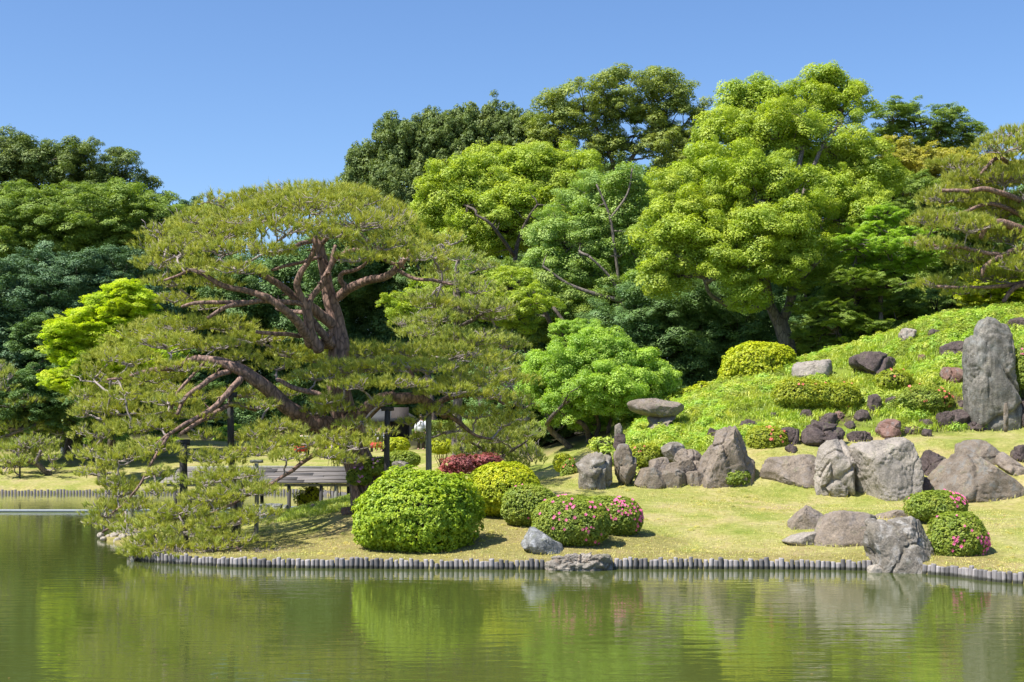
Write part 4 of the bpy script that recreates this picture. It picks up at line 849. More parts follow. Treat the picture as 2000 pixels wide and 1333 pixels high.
bush('small loose azalea among bamboo grass behind the dark lava slab', [(1745,745,34,22)], None, L_AZY, .055, 5, 'orange', rough=.2, lai=3.0, fscale=1.2)
bush('round orange flowered azalea on the right shoulder of the conical rock', [(1498,862,40,28)], 37.0, L_AZY, .048, 14, 'orange', rough=.08, fscale=1.2)
bush('small orange flowered azalea at the foot of the conical rock', [(1430,932,34,20)], None, L_AZ, .042, 12, 'orange', rough=.12)
bush('orange flowered bush between the left pillar boulder and stacked stones', [(1258,895,36,28),(1240,905,24,20)], 36.6, L_AZY, .045, 8, 'orange', rough=.1)
bush('small red flowered bush left of the pillar boulder', [(1112,925,16,26)], 37.0, L_AZ, .045, 5, 'orange', rough=.12)
bush('yellow bush behind the small red flowered bush', [(1100,905,18,18)], 39.6, L_BUSHY, .05, rough=.12)
bush('pink flowered azalea cut by the right frame edge beside the standing stone', [(2002,715,22,44)], 38.8, L_AZ, .05, 14, 'pink', rough=.1)
bush('mauve flowered azalea at the trunk foot of the big pine', [(738,912,26,17),(702,932,24,16)], 30.6, L_AZ, .045, 26, 'mauve', rough=.12)
bush('small clipped dark bush seen under the pine limb beyond the prop', [(785,898,34,16)], 44, L_AZ, .06, rough=.05)
bush('low yellow bush beyond the clipped dark bush', [(775,870,24,14)], 55, L_BUSHY, .07, rough=.1)
bush('yellow bush beyond the boat shelter roof under the pine', [(655,885,22,12)], 47, L_BUSHY, .07, rough=.1)
bush('yellow green bush on the far lawn behind the grey prop', [(862,872,26,14)], 56, L_BUSHY, .07, rough=.1)
bush('straggly yellow green shrub at the water behind the boat shelter posts', [(610,965,20,20),(590,975,14,14)], 39.5, L_BUSHY, .05, rough=.3, lai=2.2)
bush('dark red laceleaf maple showing behind the clipped bushes', [(900,908,34,18),(950,900,30,13),(880,925,22,16)], 34.5, L_RED, .05, rough=.25, lai=3, name='laceleaf_maple', cat='tree', group=None)
bush('fresh green clump of bamboo grass between pillar boulder and knobbly boulder', [(1185,900,14,26)], 36.9, L_BAMB, .07, rough=.3, lai=3, name='bamboo_clump', group=None)
bush('fresh green grass clump at the foot of the knobbly boulder', [(1236,935,14,20)], 35.6, L_BAMB, .07, rough=.3, lai=3, name='bamboo_clump', group=None)
bush('green leafy clump above the pillar boulder at the plum tree', [(1180,870,26,14)], 38.6, L_BAMB, .08, rough=.3, lai=3, name='bamboo_clump', group=None)
for k, (px, py, rx, ry, Yb, mt, lab) in enumerate([(200,880,50,20,78,L_FRESH,'green bush on the far bank left of the pine canopy'),(330,895,30,14,74,L_BUSH,'clipped bush on the far lawn behind the dark prop'),(470,880,50,20,80,L_FRESH,'bush on the far lawn behind the pine limbs'),(560,880,40,14,76,L_FRESH,'low bush on the far lawn beyond the striped rock'),
        (850,845,40,22,72,L_MID,'fresh bush beyond the crooked limb of the pine'),(765,800,40,22,92,L_FRESH,'round green bush beyond the tea house'),(940,860,60,40,60,L_MID,'bush in front of the wood right of the pine'),(30,860,60,26,82,L_BUSHY,'yellowish bush behind the small leaning pine')]):
    bush(lab, [(px, py, rx, ry)], Yb, mt, .12, rough=.1, lai=3.5, group='bushes on the far lawn')

# ------------------------------------------------------------------ grasses
def blades(P, L, wd, lean, mat, name, tint=None, seg=3):
    n = len(P); a = rng.uniform(0, 2*math.pi, n); h = np.stack([np.cos(a), np.sin(a), np.zeros(n)], -1); side = np.stack([-np.sin(a), np.cos(a), np.zeros(n)], -1)
    L = np.broadcast_to(L, (n,))[:, None]; wd = np.broadcast_to(wd, (n,))[:, None]; le = (lean*rng.uniform(.3, 1.4, n))[:, None]; up = np.array([0, 0, 1.])
    p1 = P+up*L*.5+h*L*le*.25; p2 = P+up*L*(.95-.35*le)+h*L*le*.95
    V = np.stack([P-side*wd*.35, P+side*wd*.35, p1-side*wd*.5, p1+side*wd*.5, p2], 1).reshape(-1, 3); b = np.arange(n)[:, None]*5
    Q = b+np.array([[0, 1, 3, 2]]); T3 = b+np.array([[2, 3, 4]])
    tt = np.repeat(rng.random(n) if tint is None else tint, 5)
    return link(name, mesh_np(name, V, [Q, T3], False, tt), mat)
n = 250000; x = rng.uniform(2.6, 22, n); y = rng.uniform(37, 50, n); mk = mound_mask(x, y); q = 1000+x/y*FP
dn = fbm(np.stack([x*.8, y*.8, x*0], -1), 3); ok = (rng.random(n) < mk*np.clip(.62+dn*2.2, .05, 1)) & (q < 2080)
x, y = x[ok], y[ok]; z = ground(x, y); k = len(x)
clump = fbm(np.stack([x*3, y*3, x*0+9], -1), 2)
o = blades(np.stack([x, y, z], -1), rng.uniform(.10, .26, k)*(1+.6*clump), rng.uniform(.012, .03, k), .9, L_BAMB, 'bamboo_grass', np.clip(.5+clump+rng.normal(0, .2, k), 0, 1)); tag(o, 'fresh green bamboo grass covering the mound', 'bamboo grass', kind='stuff')
n = 120000; x = rng.uniform(-9, 11, n); y = rng.uniform(23, 38, n)**1.0; s = pond_sd(x, y); q = 1000+x/y*FP
dn = fbm(np.stack([x*1.1, y*1.1, x*0+3], -1), 3); ok = (s > .09) & (q < 2060) & (q > 200) & (mound_mask(x, y) < .3) & (rng.random(n) < np.clip(.55+dn+.4*np.clip(1-s/2, 0, 1), .1, 1))
x, y = x[ok], y[ok]; k = len(x)
o = blades(np.stack([x, y, ground(x, y)-.005], -1), rng.uniform(.018, .05, k), rng.uniform(.006, .012, k), 1.1, L_GRASS, 'lawn_grass'); tag(o, 'short mown lawn grass with straw coloured blades', 'grass', kind='stuff')
for nm, mt, cnt, lf, lab in (('mound_weeds', L_FRESH, 900, .07, 'low broad leaved weeds among the bamboo grass of the mound'), ('mound_shrublets', L_AZ, 420, .06, 'low dark leaved ground shrubs on the mound'), ('pale_weeds', L_BAMB, 900, .09, 'pale long leaved weeds on the mound')):
    x = rng.uniform(2.6, 20, cnt*4); y = rng.uniform(37, 48, cnt*4); q = 1000+x/y*FP; dn = fbm(np.stack([x*.9, y*.9, x*0+cnt*.1], -1), 3); ok = (mound_mask(x, y) > .6) & (q < 2080) & (dn > -.02)
    x, y = x[ok][:cnt], y[ok][:cnt]; k = len(x); s = rng.uniform(.1, .3, k); key, ms_ = puffs(lf, .3, .4 if nm != 'mound_weeds' else .6, .5, .2)
    o = scatter(nm, key, ms_, np.stack([x, y, ground(x, y)+.02], -1), np.stack([rng.normal(0, .2, k), rng.normal(0, .2, k), rng.uniform(0, 6.28, k)], -1), np.stack([s, s, s*.9], -1), mt); tag(o, lab, 'weeds')
x = rng.uniform(-8, 11, 900); y = rng.uniform(23, 37, 900); s = pond_sd(x, y); ok = (s > .2) & (mound_mask(x, y) < .1) & (fbm(np.stack([x*.6, y*.6, x*0+31], -1), 2) > .08); x, y = x[ok], y[ok]; k = len(x); s = rng.uniform(.03, .09, k); key, ms_ = puffs(.07, .3, .4, .5, .2)
o = scatter('lawn_weeds', key, ms_, np.stack([x, y, ground(x, y)], -1), np.stack([x*0, x*0, rng.uniform(0, 6.28, k)], -1), np.stack([s, s, s*.6], -1), L_GRASS); tag(o, 'small weed rosettes in the lawn', 'weeds')
# taller tufts along the water, round stones and bushes
n = 9000; x = rng.uniform(-7, 9.5, n); y = rng.uniform(23, 30, n); s = pond_sd(x, y); ok = (s > .06) & (s < .3) & (rng.random(n) < .6); x, y = x[ok], y[ok]; k = len(x)
o = blades(np.stack([x, y, ground(x, y)], -1), rng.uniform(.03, .09, k), rng.uniform(.006, .012, k), 1.0, L_GRASS, 'edge_grass'); tag(o, 'thin grass growing along the log edging', 'grass', kind='stuff')
x = rng.uniform(-5.2, -2.6, 9000); y = rng.uniform(31, 34.5, 9000); k = len(x)
o = blades(np.stack([x, y, ground(x, y)], -1), rng.uniform(.05, .14, k), rng.uniform(.008, .016, k), .8, L_BAMB, 'bank_grass'); tag(o, 'longer fresh green grass on the bank by the boat shelter', 'grass', kind='stuff')

# grass standing against the foot of rocks and logs
PP = []
for o_ in list(sc.objects):
    if o_.type == 'MESH' and o_.name.split('.')[0] in ('boulder', 'stone', 'rock', 'standing_stone') and 22 < o_.location.y < 41 and o_.dimensions.x > .3:
        co = np.empty(len(o_.data.vertices)*3, np.float32); o_.data.vertices.foreach_get('co', co); co = co.reshape(-1, 3)+np.array(o_.location)
        z = ground(co[:, 0], co[:, 1]); q = np.abs(co[:, 2]-z) < .035; q &= pond_sd(co[:, 0], co[:, 1]) > .1; co = co[q]
        if len(co): s_ = co[rng.integers(0, len(co), int(90*o_.dimensions.x))]; PP.append(s_+rng.normal(0, .035, s_.shape)*[1, 1, 0])
PP = np.concatenate(PP); PP[:, 2] = ground(PP[:, 0], PP[:, 1])-.01; k = len(PP)
o = blades(PP, rng.uniform(.04, .14, k), rng.uniform(.008, .016, k), .9, L_GRASS, 'rock_foot_grass'); tag(o, 'uncut grass around the feet of the rocks', 'grass', kind='stuff')
# fallen leaves on the lawn and on the water
k = 900; x = rng.uniform(-7, 11, k); y = rng.uniform(23.5, 37, k); ok = (pond_sd(x, y) > .15) & (mound_mask(x, y) < .1); x, y = x[ok], y[ok]; V, F, T = leaves(np.stack([x, y, ground(x, y)+.015], -1), unit(np.array([0, 0, 1.])+rdir(len(x))*.4), rng.uniform(.03, .06, len(x)), .6)
o = link('fallen_leaves', mesh_np('fallen_leaves', V, F, False, T), LM('leaf_fallen', (.16, .09, .04), (.30, .20, .08))); tag(o, 'scattered brown fallen leaves on the lawn', 'leaves', kind='stuff')
k = 260; x = rng.uniform(-11, 9, k); y = rng.uniform(9, 27, k); ok = pond_sd(x, y) < -.1; x, y = x[ok], y[ok]; V, F, T = leaves(np.stack([x, y, np.full(len(x), .006)], -1), unit(np.array([0, 0, 1.])+rdir(len(x))*.04), rng.uniform(.015, .035, len(x)), .7, fold=.02)
o = link('floating_leaves', mesh_np('floating_leaves', V, F, False, T), MATS['leaf_fallen']); tag(o, 'few small leaves floating on the pond', 'leaves', kind='stuff')
# ------------------------------------------------------------------ pines
def pine(label, Y, pads, trunk, limbs, needle, bark, base_px, group=None, dens=130, nl=.12, nw=.013, nn=12, twigden=9, tr=.018, extra=0, zmin=None, dys=.8):
    """pads: (px, py, rx, ry[, dY]) ; trunk: (px, py, r, dY) ; limbs: lists of the same"""
    bx = (base_px-1000)/FP*Y; base = np.array([bx, Y, gz(bx, Y)]); root = thing('pine_tree', label, 'tree', tuple(base), group); nodes = []
    def path(lp): 
        P = np.array([np.append(at(a, b, Y+e), px2m(r, Y)) for a, b, r, e in lp]); S = smooth_path(P, 6)
        S[1:-1, :3] += np.stack([fbm(S[1:-1, :3]*2.2+k*5, 2) for k in range(3)], -1)*np.minimum(S[1:-1, 3:4]*.9, .06); return S
    mb = MB(); S = path(trunk); S[0, 2] = min(S[0, 2], base[2]-.2); S[:, 3] *= 1+.08*fbm(S[:, :3]*3, 2); mb.tube(S[:, :3], S[:, 3], 14); nodes += [p[:3] for p in S]; mb.build('trunk', bark, root, base, True)
    for lp in limbs:
        S = path(lp); mb = MB(); mb.tube(S[:, :3], S[:, 3], 9); nodes += [p[:3] for p in S]
        for i in range(3, len(S)-1, 3):      # stubs and knots
            if R.random() < .4 and S[i, 3] > .05: mb.tube(wiggle(S[i, :3], S[i, :3]+np.array([R.uniform(-.2, .2), R.uniform(-.2, .1), R.uniform(-.05, .2)]), 4, .2), np.linspace(S[i, 3]*.5, .008, 4), 5)
        mb.build('limb', bark, root, base, True)
    nodes = np.array(nodes); tw = MB(); TP, TN = [], []
    pads = sorted(pads, key=lambda q: np.linalg.norm(nodes-at(q[0], q[1], Y+(q[4] if len(q) > 4 else 0)), axis=1).min())
    for pd in pads:
        px, py, rx, ry = pd[:4]; dy = pd[4] if len(pd) > 4 else R.uniform(-dys*1.5, dys*.5)
        py = py+R.uniform(-5, 5)*(Y < 35)
        c = at(px, py, Y+dy); a, h = px2m(rx, Y), px2m(ry, Y); b = max(a*.75, .35)
        hub = c-np.array([0, 0, h*.55]); d = np.linalg.norm(nodes-hub, axis=1)*rng.uniform(.85, 1.2, len(nodes)); s = nodes[np.argmin(d)]
        W_ = wiggle(s, hub, 10, .09, .1); tw.tube(W_, np.linspace(min(.034, .018+.012*d.min()), tr, 10), 6); hubs = [hub]+[W_[k] for k in (6, 8)]; nodes = np.vstack([nodes, W_[3:9]])
        nt_ = max(8, int(dens*math.pi*a*b)); r_ = np.sqrt(rng.random(nt_)); an = rng.uniform(0, 2*math.pi, nt_)
        lump = 1+.18*np.sin(an*3+px)+.12*np.sin(an*5+py)
        X = np.cos(an)*r_*a*lump; Yy = np.sin(an)*r_*b*lump; zz = h*1.0*(1-r_**2.2*1.25)*rng.choice([1, .7, .3, -.25, -.7], nt_, p=[.46, .23, .15, .1, .06])+h*.55*fbm(np.stack([X*2.5+px, Yy*2.5, X*0], -1), 2)+rng.normal(0, .03, nt_)
        P = c+np.stack([X, Yy, zz-h*.25], -1); TP.append(P); TN.append(unit(np.stack([X/a*.55, Yy/b*.5, np.full(nt_, .9)], -1)+rng.normal(0, .25, (nt_, 3))))
        nb_ = max(4, int(twigden*math.sqrt(a*b)*1.8))
        for k in range(nb_):
            ang = R.uniform(0, 6.283); rr = R.uniform(.55, .98); e = c+np.array([math.cos(ang)*rr*a, math.sin(ang)*rr*b, -h*.35*R.random()+h*.1]); h0 = hubs[R.randrange(3) if R.random() < .3 else 0]
            Wb = wiggle(h0, e, 7, .13, R.uniform(-.25, .25)); tw.tube(Wb, np.linspace(tr, tr*.4, 7), 5)
            for q in range(4):
                i = R.randrange(2, 7); v = Wb[i]+np.array([R.uniform(-.3, .3)*a, R.uniform(-.3, .3)*b, R.uniform(.1, 1.05)*h]); tw.tube(wiggle(Wb[i], v, 4, .2), np.linspace(tr*.5, tr*.28, 4), 4)
    o = tw.build('branches', M_TWIG if bark is not M_BARK_PINE else M_TWIG, root, base, True); o['kind'] = 'stuff'
    P = np.concatenate(TP); A = np.concatenate(TN)
    if zmin is not None: ok = P[:, 2] > np.maximum(ground(P[:, 0], P[:, 1])+.06, .06); P, A = P[ok], A[ok]
    k = len(P); s = nl/.125*rng.choice([.75, 1, 1.4], k, p=[.3, .55, .15])*rng.uniform(.8, 1.2, k)
    az = rng.uniform(0, 6.28, k); rot = np.stack([np.arctan2(np.hypot(A[:, 0], A[:, 1]), A[:, 2]), az*0, np.arctan2(A[:, 0], -A[:, 1])], -1)
    key = 'tuft_%d' % round(nw/nl*1000)
    if key not in _PUFF:
        L = []
        for v in range(5):
            n_ = 22; d = unit(np.array([0, 0, 1.])+rdir(n_)*.62); st = np.array([0, 0, 1.])*rng.random((n_, 1))*.085-[0, 0, .03]; ln = .125*rng.uniform(.6, 1.2, (n_, 1))
            sd_ = unit(np.cross(d, rdir(n_)))*(nw/nl*.125)*.5; V = np.stack([st-sd_, st+sd_, st+d*ln+sd_*.3], 1).reshape(-1, 3)
            t = np.repeat(np.clip(rng.uniform(.2, .8)+rng.normal(0, .12, n_), 0, 1), 3); L.append(mesh_np('needle_tuft', V, np.arange(3*n_).reshape(-1, 3), False, t))
        _PUFF[key] = L
    scatter('needles', key, _PUFF[key], P, rot, np.stack([s, s, s], -1), needle, root, base)
    return root

Yp = 31.0
UP = [(600,378,95,24,0),(520,392,70,24,-.5),(690,392,75,26,.3),(450,402,62,22,-.5),(760,425,62,28,0),(390,425,62,22,.3),(600,405,110,26,-1.8),(500,428,90,24,-2),(700,430,80,24,-2),(330,450,50,22,-.5),(810,462,52,24,0),(300,478,36,20,-.5),
      (420,455,80,22,-1.6),(560,448,90,20,-2.3),(340,492,56,20,-1.5),(440,490,70,18,-2.2),(520,485,60,14,-2.5),(745,478,70,20,-1.8),(800,500,56,18,-1.2),(850,495,42,22,-.3),(858,520,30,14,0),(310,520,46,16,-1),(390,525,56,16,-2),(470,525,50,14,-2.6),(700,505,46,10,-2.2),
      (650,380,80,26,2.2),(540,400,90,26,2.4),(740,420,80,26,2.2),(430,430,90,26,2.2),(360,470,70,24,2.0),(330,548,50,13,0),(420,552,44,10,-1.5),(880,470,28,18,1),(650,455,50,12,-2.4),
      (340,590,42,14,1),(400,600,46,12,1.5),(850,590,50,13,1.4),]
LO = []
def lo(x, y, rx, ry, d): LO.append((x, y, rx, ry, d))
for a in [(350,632,78,18,0),(430,640,70,16,.3),(280,655,66,20,-.3),(500,660,66,16,0),(220,690,56,20,-.4),(180,730,46,18,-.5),(330,668,80,18,-1.2),(420,675,66,14,-1.2),(570,690,56,16,.3),(250,705,70,18,-1.5),(640,700,70,18,.5),(720,690,80,20,.5),(800,685,80,18,.3),(880,695,70,18,.2),
          (950,715,56,18,0),(1000,745,48,20,0),(1020,785,36,18,.2),(680,722,76,16,-.8),(760,715,70,16,-1),(840,722,74,16,-1.2),(920,745,66,16,-.8),(620,735,60,14,-1),(700,755,60,13,-1.8),(790,752,60,12,-1.8),(880,768,60,13,-1.5),(960,775,50,14,-1.),
          (170,770,44,18,-.4),(210,800,56,16,-1),(290,740,60,14,-1.6),(360,715,56,12,-1.8),(470,700,46,12,-1.2),(540,720,40,12,-.6),(170,810,40,16,-.6),(250,770,50,13,-2),(330,785,56,13,-2.2),(390,772,32,10,-1.9),(402,812,34,12,-2.0),(500,790,44,12,-1.5),
          (200,850,56,20,-1),(170,890,42,20,-1),(260,840,60,17,-2),(312,834,36,13,-2.3),(230,895,60,18,-2.4),(190,925,42,14,-2),(300,880,60,16,-2.6),(402,852,28,12,-2.2),(497,848,34,13,-2),(540,830,50,14,-1.6),(560,865,46,13,-2),(610,800,40,10,-.8),
          (420,890,56,16,-2.6),(500,885,52,15,-2.4),(312,920,32,12,-2.9),(450,925,60,15,-3),(400,945,52,14,-3.2),(480,960,60,14,-3.3),(410,975,56,13,-3.5),(308,960,30,11,-3.2),
          (230,965,40,14,-2.5),(205,1000,36,14,-2.4),(270,985,36,12,-2.8),(190,1020,26,10,-2.3),(350,1000,56,14,-3.6),(300,1030,56,15,-3.7),(370,1040,56,14,-3.9),(270,1065,40,15,-3.8),(340,1078,56,14,-4.1),(420,1070,50,12,-4.1),(430,1020,46,12,-3.8),(500,1000,42,11,-3.6),(480,1090,44,10,-4.2),(520,1072,26,8,-4),(260,1090,16,8,-3.9),
          (640,870,40,10,-1.6),(700,830,36,10,-1.4),(660,800,40,9,-1.2),(720,860,30,10,-1.2),(800,828,26,9,-.8),(850,800,46,12,-.9),(930,810,50,13,-.5),(870,840,40,11,-.2),(980,830,44,14,.4),(820,860,28,9,.3),(1010,810,40,14,.8),(740,790,30,8,-1.5),(640,780,36,9,-1.5),
          (240,740,50,14,1.2),(200,790,46,14,1.),(330,760,60,14,1.2),(460,770,50,12,1.4),(540,770,50,12,1.6),(380,810,50,12,.6),(480,860,40,10,1),(300,810,46,12,.5)]: lo(*a)
for a in [(655,852,36,11,-2),(700,872,36,11,-2.1),(640,895,34,9,-2.4),(600,868,40,12,-2.2),(684,905,28,8,-2.2),(742,848,28,9,-1.9),(560,895,34,10,-2.6),(250,1030,46,13,-3.2),(210,985,40,12,-2.2),(300,1060,50,13,-3.9),(390,1085,54,11,-4.2),(450,1050,46,12,-4),(330,1010,50,13,-3.4),(280,1085,34,10,-4),(470,1020,44,11,-3.7),(400,985,46,12,-3.3),(240,940,44,14,-2.4)]: lo(*a)
tr_ = [(728,985,39.6,0),(712,930,32.7,0),(694,880,28.4,0),(678,830,24.9,0),(664,780,23.2,0),(660,720,21.5,0),(662,672,20.6,0),(655,630,16.3,0),(646,590,13.8,0),(638,550,11.6,0),(632,515,10.3,0),(628,490,9.5,0),(625,462,6.9,0),(622,430,4.3,0)]
li = [
 [(655,585,8.5,0),(672,566,9.3,-.2),(700,556,8.5,-.5),(735,545,7.6,-.8),(765,530,6.8,-1),(790,508,5.1,-1),(800,490,3.4,-1)],
 [(772,528,4.2,-1),(810,545,3.4,-1.2),(850,548,3.0,-1.3),(885,556,2.1,-1.3)],
 [(672,560,6.0,-.2),(664,545,5.1,-.3),(670,530,4.2,-.4),(700,525,3.4,-.6),(725,505,2.5,-1)],
 [(655,640,11.9,0),(630,620,11.0,-.3),(605,600,9.3,-.6),(580,585,7.6,-.8),(558,565,6.8,-1),(525,545,6.0,-1.2),(495,525,4.2,-1.4)],
 [(650,672,10.2,0),(610,672,9.3,-.6),(598,655,9.3,-.9),(580,628,8.5,-1.2),(555,605,7.6,-1.5),(520,582,6.8,-1.7),(480,570,5.5,-1.8),(440,558,5.1,-1.9),(400,540,4.2,-2),(372,528,3.4,-2)],
 [(372,528,3.4,-2),(350,538,2.5,-2.1),(320,548,2.1,-2.1)],
 [(622,684,11.0,-.6),(606,650,10.2,-.8),(600,615,9.3,-.9),(590,585,7.6,-1),(580,560,6.8,-1.1),(588,535,6.0,-1.1),(602,515,5.1,-1),(614,490,4.7,-1),(616,462,4.2,-1)],
 [(600,605,6.8,-.9),(612,580,6.0,-.8),(628,558,6.0,-.7),(638,535,5.1,-.6),(648,510,5.1,-.5),(655,480,3.4,-.4)],
 [(652,674,10.2,-.1),(640,668,9.3,-.4),(618,640,6.8,-.6),(600,615,5.1,-.5),(575,608,4.2,0),(540,602,4.2,.4)],
 [(600,598,5.1,-.9),(570,592,5.1,-1.2),(520,588,5.1,-1.6),(480,592,4.7,-1.8),(440,600,4.2,-2),(405,622,3.0,-2)],
 [(480,590,3.8,-1.8),(420,592,3.8,-2),(380,594,3.4,-2),(355,600,2.5,-2)],
 [(592,656,4.2,-.6),(560,653,4.2,-.9),(530,651,3.8,-1.1),(500,648,3.4,-1.2)],
 [(636,530,6.0,0),(655,508,5.1,-.2),(680,492,4.2,-.5),(705,488,3.8,-.8),(735,498,3.4,-1),(765,515,3.4,-1),(790,525,2.5,-1)],
 [(628,478,5.1,0),(650,455,4.2,-.3),(690,440,3.4,-.7),(740,440,2.5,-1)],
 [(622,468,5.1,0),(590,475,4.2,-.4),(555,492,3.4,-1),(520,495,2.5,-1.5)],
 [(624,450,4.2,0),(580,440,3.4,.3),(520,430,2.5,.5),(450,440,2.1,.6)],
 [(630,500,4.2,0),(600,510,3.4,-.5),(560,520,3.4,-1),(530,528,2.5,-1.4)],
 # the lower, far reaching limbs
 [(668,850,19.2,0),(640,832,19.2,-.3),(600,822,17.6,-.6),(570,805,15.2,-.9),(545,782,14.4,-1.1),(520,760,13.6,-1.3),(492,738,12.8,-1.5),(460,718,11.2,-1.6),(425,704,8.8,-1.6),(385,700,7.2,-1.6)],
 [(385,700,6.4,-1.6),(340,718,4.8,-1.8),(300,722,4.8,-1.8),(250,738,3.2,-1.8),(210,742,2.4,-1.6)],
 [(475,728,6.9,-1.5),(450,762,5.8,-1.9),(425,790,5.2,-2.1),(395,812,4.6,-2.3),(360,830,4.0,-2.5),(330,850,3.5,-2.6),(300,872,2.9,-2.6)],
 [(450,725,5.2,-1.6),(420,735,5.2,-1.9),(385,760,4.6,-2.1),(360,782,4.0,-2.3),(345,810,2.9,-2.4)],
 [(400,708,2.9,-1.7),(370,740,2.9,-1.9),(345,770,2.9,-2.0),(335,800,2.3,-2.1)],
 [(500,800,5.2,-1.2),(460,788,4.6,-1.6),(430,800,4.6,-1.9),(390,825,4.0,-2.2),(350,850,3.5,-2.4)],
 [(690,870,20.8,0),(688,832,19.2,-.4),(704,812,17.6,-.8),(730,790,14.4,-1),(760,778,11.2,-1.1),(800,776,11.2,-1),(830,782,10.4,-.8),(858,800,8.8,-.5),(870,815,6.4,-.2)],
 [(830,780,7.2,-.8),(822,755,5.6,-1),(808,738,4.0,-1.2),(800,720,3.2,-1.2)],
 [(850,790,6.4,-.6),(900,775,4.8,-.6),(950,772,4.0,-.6),(985,790,2.4,-.5)],
 [(860,790,4.8,-.6),(890,820,4.8,-.4),(930,850,3.2,-.2),(960,858,2.4,0)],
 [(690,800,9.6,-.6),(660,785,6.4,-1),(620,770,5.6,-1.2),(580,760,4.8,-1.2),(540,742,4.0,-1.2)],
 [(590,830,9.6,-.6),(560,850,8.0,-1.3),(520,870,6.4,-1.9),(470,880,4.8,-2.3),(430,900,3.2,-2.6)],
 [(640,850,6.9,-.5),(620,880,5.2,-1.4),(570,920,3.5,-2.2),(520,950,2.9,-2.8),(460,980,2.9,-3.3),(400,1010,2.3,-3.6),(340,1040,2.0,-3.9)],
 [(330,850,2.9,-2.6),(300,900,2.9,-2.8),(270,950,2.3,-2.9),(240,985,2.0,-2.7),(215,1005,1.7,-2.6)],
 [(400,1010,3.2,-3.6),(430,1050,3.2,-3.9),(470,1075,2.4,-4.1)],
 [(245,1000,2.4,-2.7),(225,1025,2.4,-2.6),(200,1040,2.0,-2.5)],
]
pine('great spreading pine with a red brown forked trunk, propped over the water', Yp, UP+LO, tr_, li, L_PINE, M_BARK_PINE, 728, dens=160, nl=.105, nw=.0095, nn=11, twigden=7, zmin=0)
pine('slender layered pine just behind the right side of the great pine', 40.0, [(870,545,60,18),(930,565,52,16),(840,580,50,14),(900,595,60,14),(960,600,56,14),(860,622,60,14),(960,618,50,12),(830,650,60,14),(920,660,80,18,-1),(990,672,52,14),(870,680,80,16),(960,700,66,14,-1),(900,500,40,16),(800,630,40,14),(940,520,36,14)],
     [(893,900,10,0),(893,800,9,0),(894,700,9,0),(893,600,8,0),(893,560,6,0),(895,510,4,0)], [[(893,640,4,0),(920,628,4,-.4),(950,610,3,-.6),(985,598,2,-.6)],[(893,600,4,0),(870,590,3,-.3),(845,575,3,-.5)],[(893,690,5,0),(920,665,4,-.5),(960,650,3,-.7)],[(893,560,3,0),(910,540,3,0),(930,530,2,0)]], L_PINE2, M_BARK_PINE2, 893, 'smaller pines', dens=95, nw=.014, nl=.13, nn=11, tr=.014)
pine('soft round pine mass behind the clipped bushes, right of the great pine', 36.5, [(980,850,66,24),(1010,880,52,24),(940,880,56,22),(990,905,46,16),(900,850,50,18),(1030,840,34,22),(950,835,50,18),(1040,890,26,22),(920,910,40,12)],
     [(960,950,7,0),(958,900,6,0),(965,860,5,0)], [[(960,900,4,0),(1000,880,3,-.3),(1030,860,2,-.3)],[(960,890,4,0),(930,870,3,-.3),(900,855,2,-.3)]], L_PINE2, M_BARK_PINE2, 960, 'smaller pines', dens=160, nw=.013, nl=.12, nn=11, tr=.012)
pine('reddish barked pine reaching in from the right frame edge', 46.0, [(1960,285,60,26),(1990,265,50,18),(1900,345,62,22),(1960,345,66,24),(1850,385,62,22),(1930,395,70,24),(2000,400,60,26),(1820,430,50,18),(1890,440,66,22),(1960,460,60,22),(1990,520,50,18),(1830,480,42,13),(1900,500,60,20),(1940,540,60,16),(1830,555,46,14),(1880,570,40,10),(2040,300,60,40),(2050,400,60,50),(2040,500,60,40),(1800,475,30,10),(1870,320,50,16),(2000,330,50,20),(1950,415,60,20)],
     [(2090,700,22,0),(2080,560,20,0),(2060,450,17,0),(2050,350,13,0),(2045,280,8,0)],
     [[(2060,480,12,0),(2010,455,9,-.6),(1960,435,8,-.9),(1930,440,6,-1),(1915,465,4,-1)],[(2060,520,9,0),(2000,490,7,-.5),(1960,500,6,-.9),(1925,520,5,-1),(1918,540,3,-1)],[(2050,400,8,0),(1990,390,6,-.6),(1930,370,5,-.9),(1880,375,4,-1),(1840,372,3,-1)],[(2000,340,5,0),(1950,310,4,-.5),(1910,345,3,-.6)],[(1960,500,4,-.9),(1880,485,4,-1),(1820,480,3,-1),(1785,475,2,-1)],[(2060,560,7,0),(1990,560,5,-.5),(1960,590,4,-.6)],[(2060,540,5,0),(1950,560,4,-.5),(1880,562,3,-.8),(1830,560,3,-.8)],[(2030,440,5,0),(1940,400,4,-.7),(1880,415,3,-1),(1830,425,2,-1)]],
     L_PINE, M_BARK_PINE, 2090, 'smaller pines', dens=115, nw=.017, nl=.15, nn=11, tr=.02)
G4 = 'small garden pines on the far bank'
pine('far bank pine at the left frame edge with hanging pads', 66.0, [(0,720,30,14),(10,760,42,18),(-10,800,50,20),(30,790,36,14),(60,780,40,14),(20,830,50,16),(70,820,44,16),(0,870,40,16),(-20,760,40,20),(15,735,20,12)],
     [(-20,940,9,0),(-15,850,8,0),(-5,770,6,0),(0,720,3,0)], [[(-10,830,4,0),(20,800,4,-.5),(60,790,3,-.6)],[(-10,860,4,0),(30,845,3,-.5),(70,830,3,-.6)]], L_PINE2, M_BARK_PINE2, -20, G4, dens=50, nw=.026, nl=.2, nn=9, tr=.03)
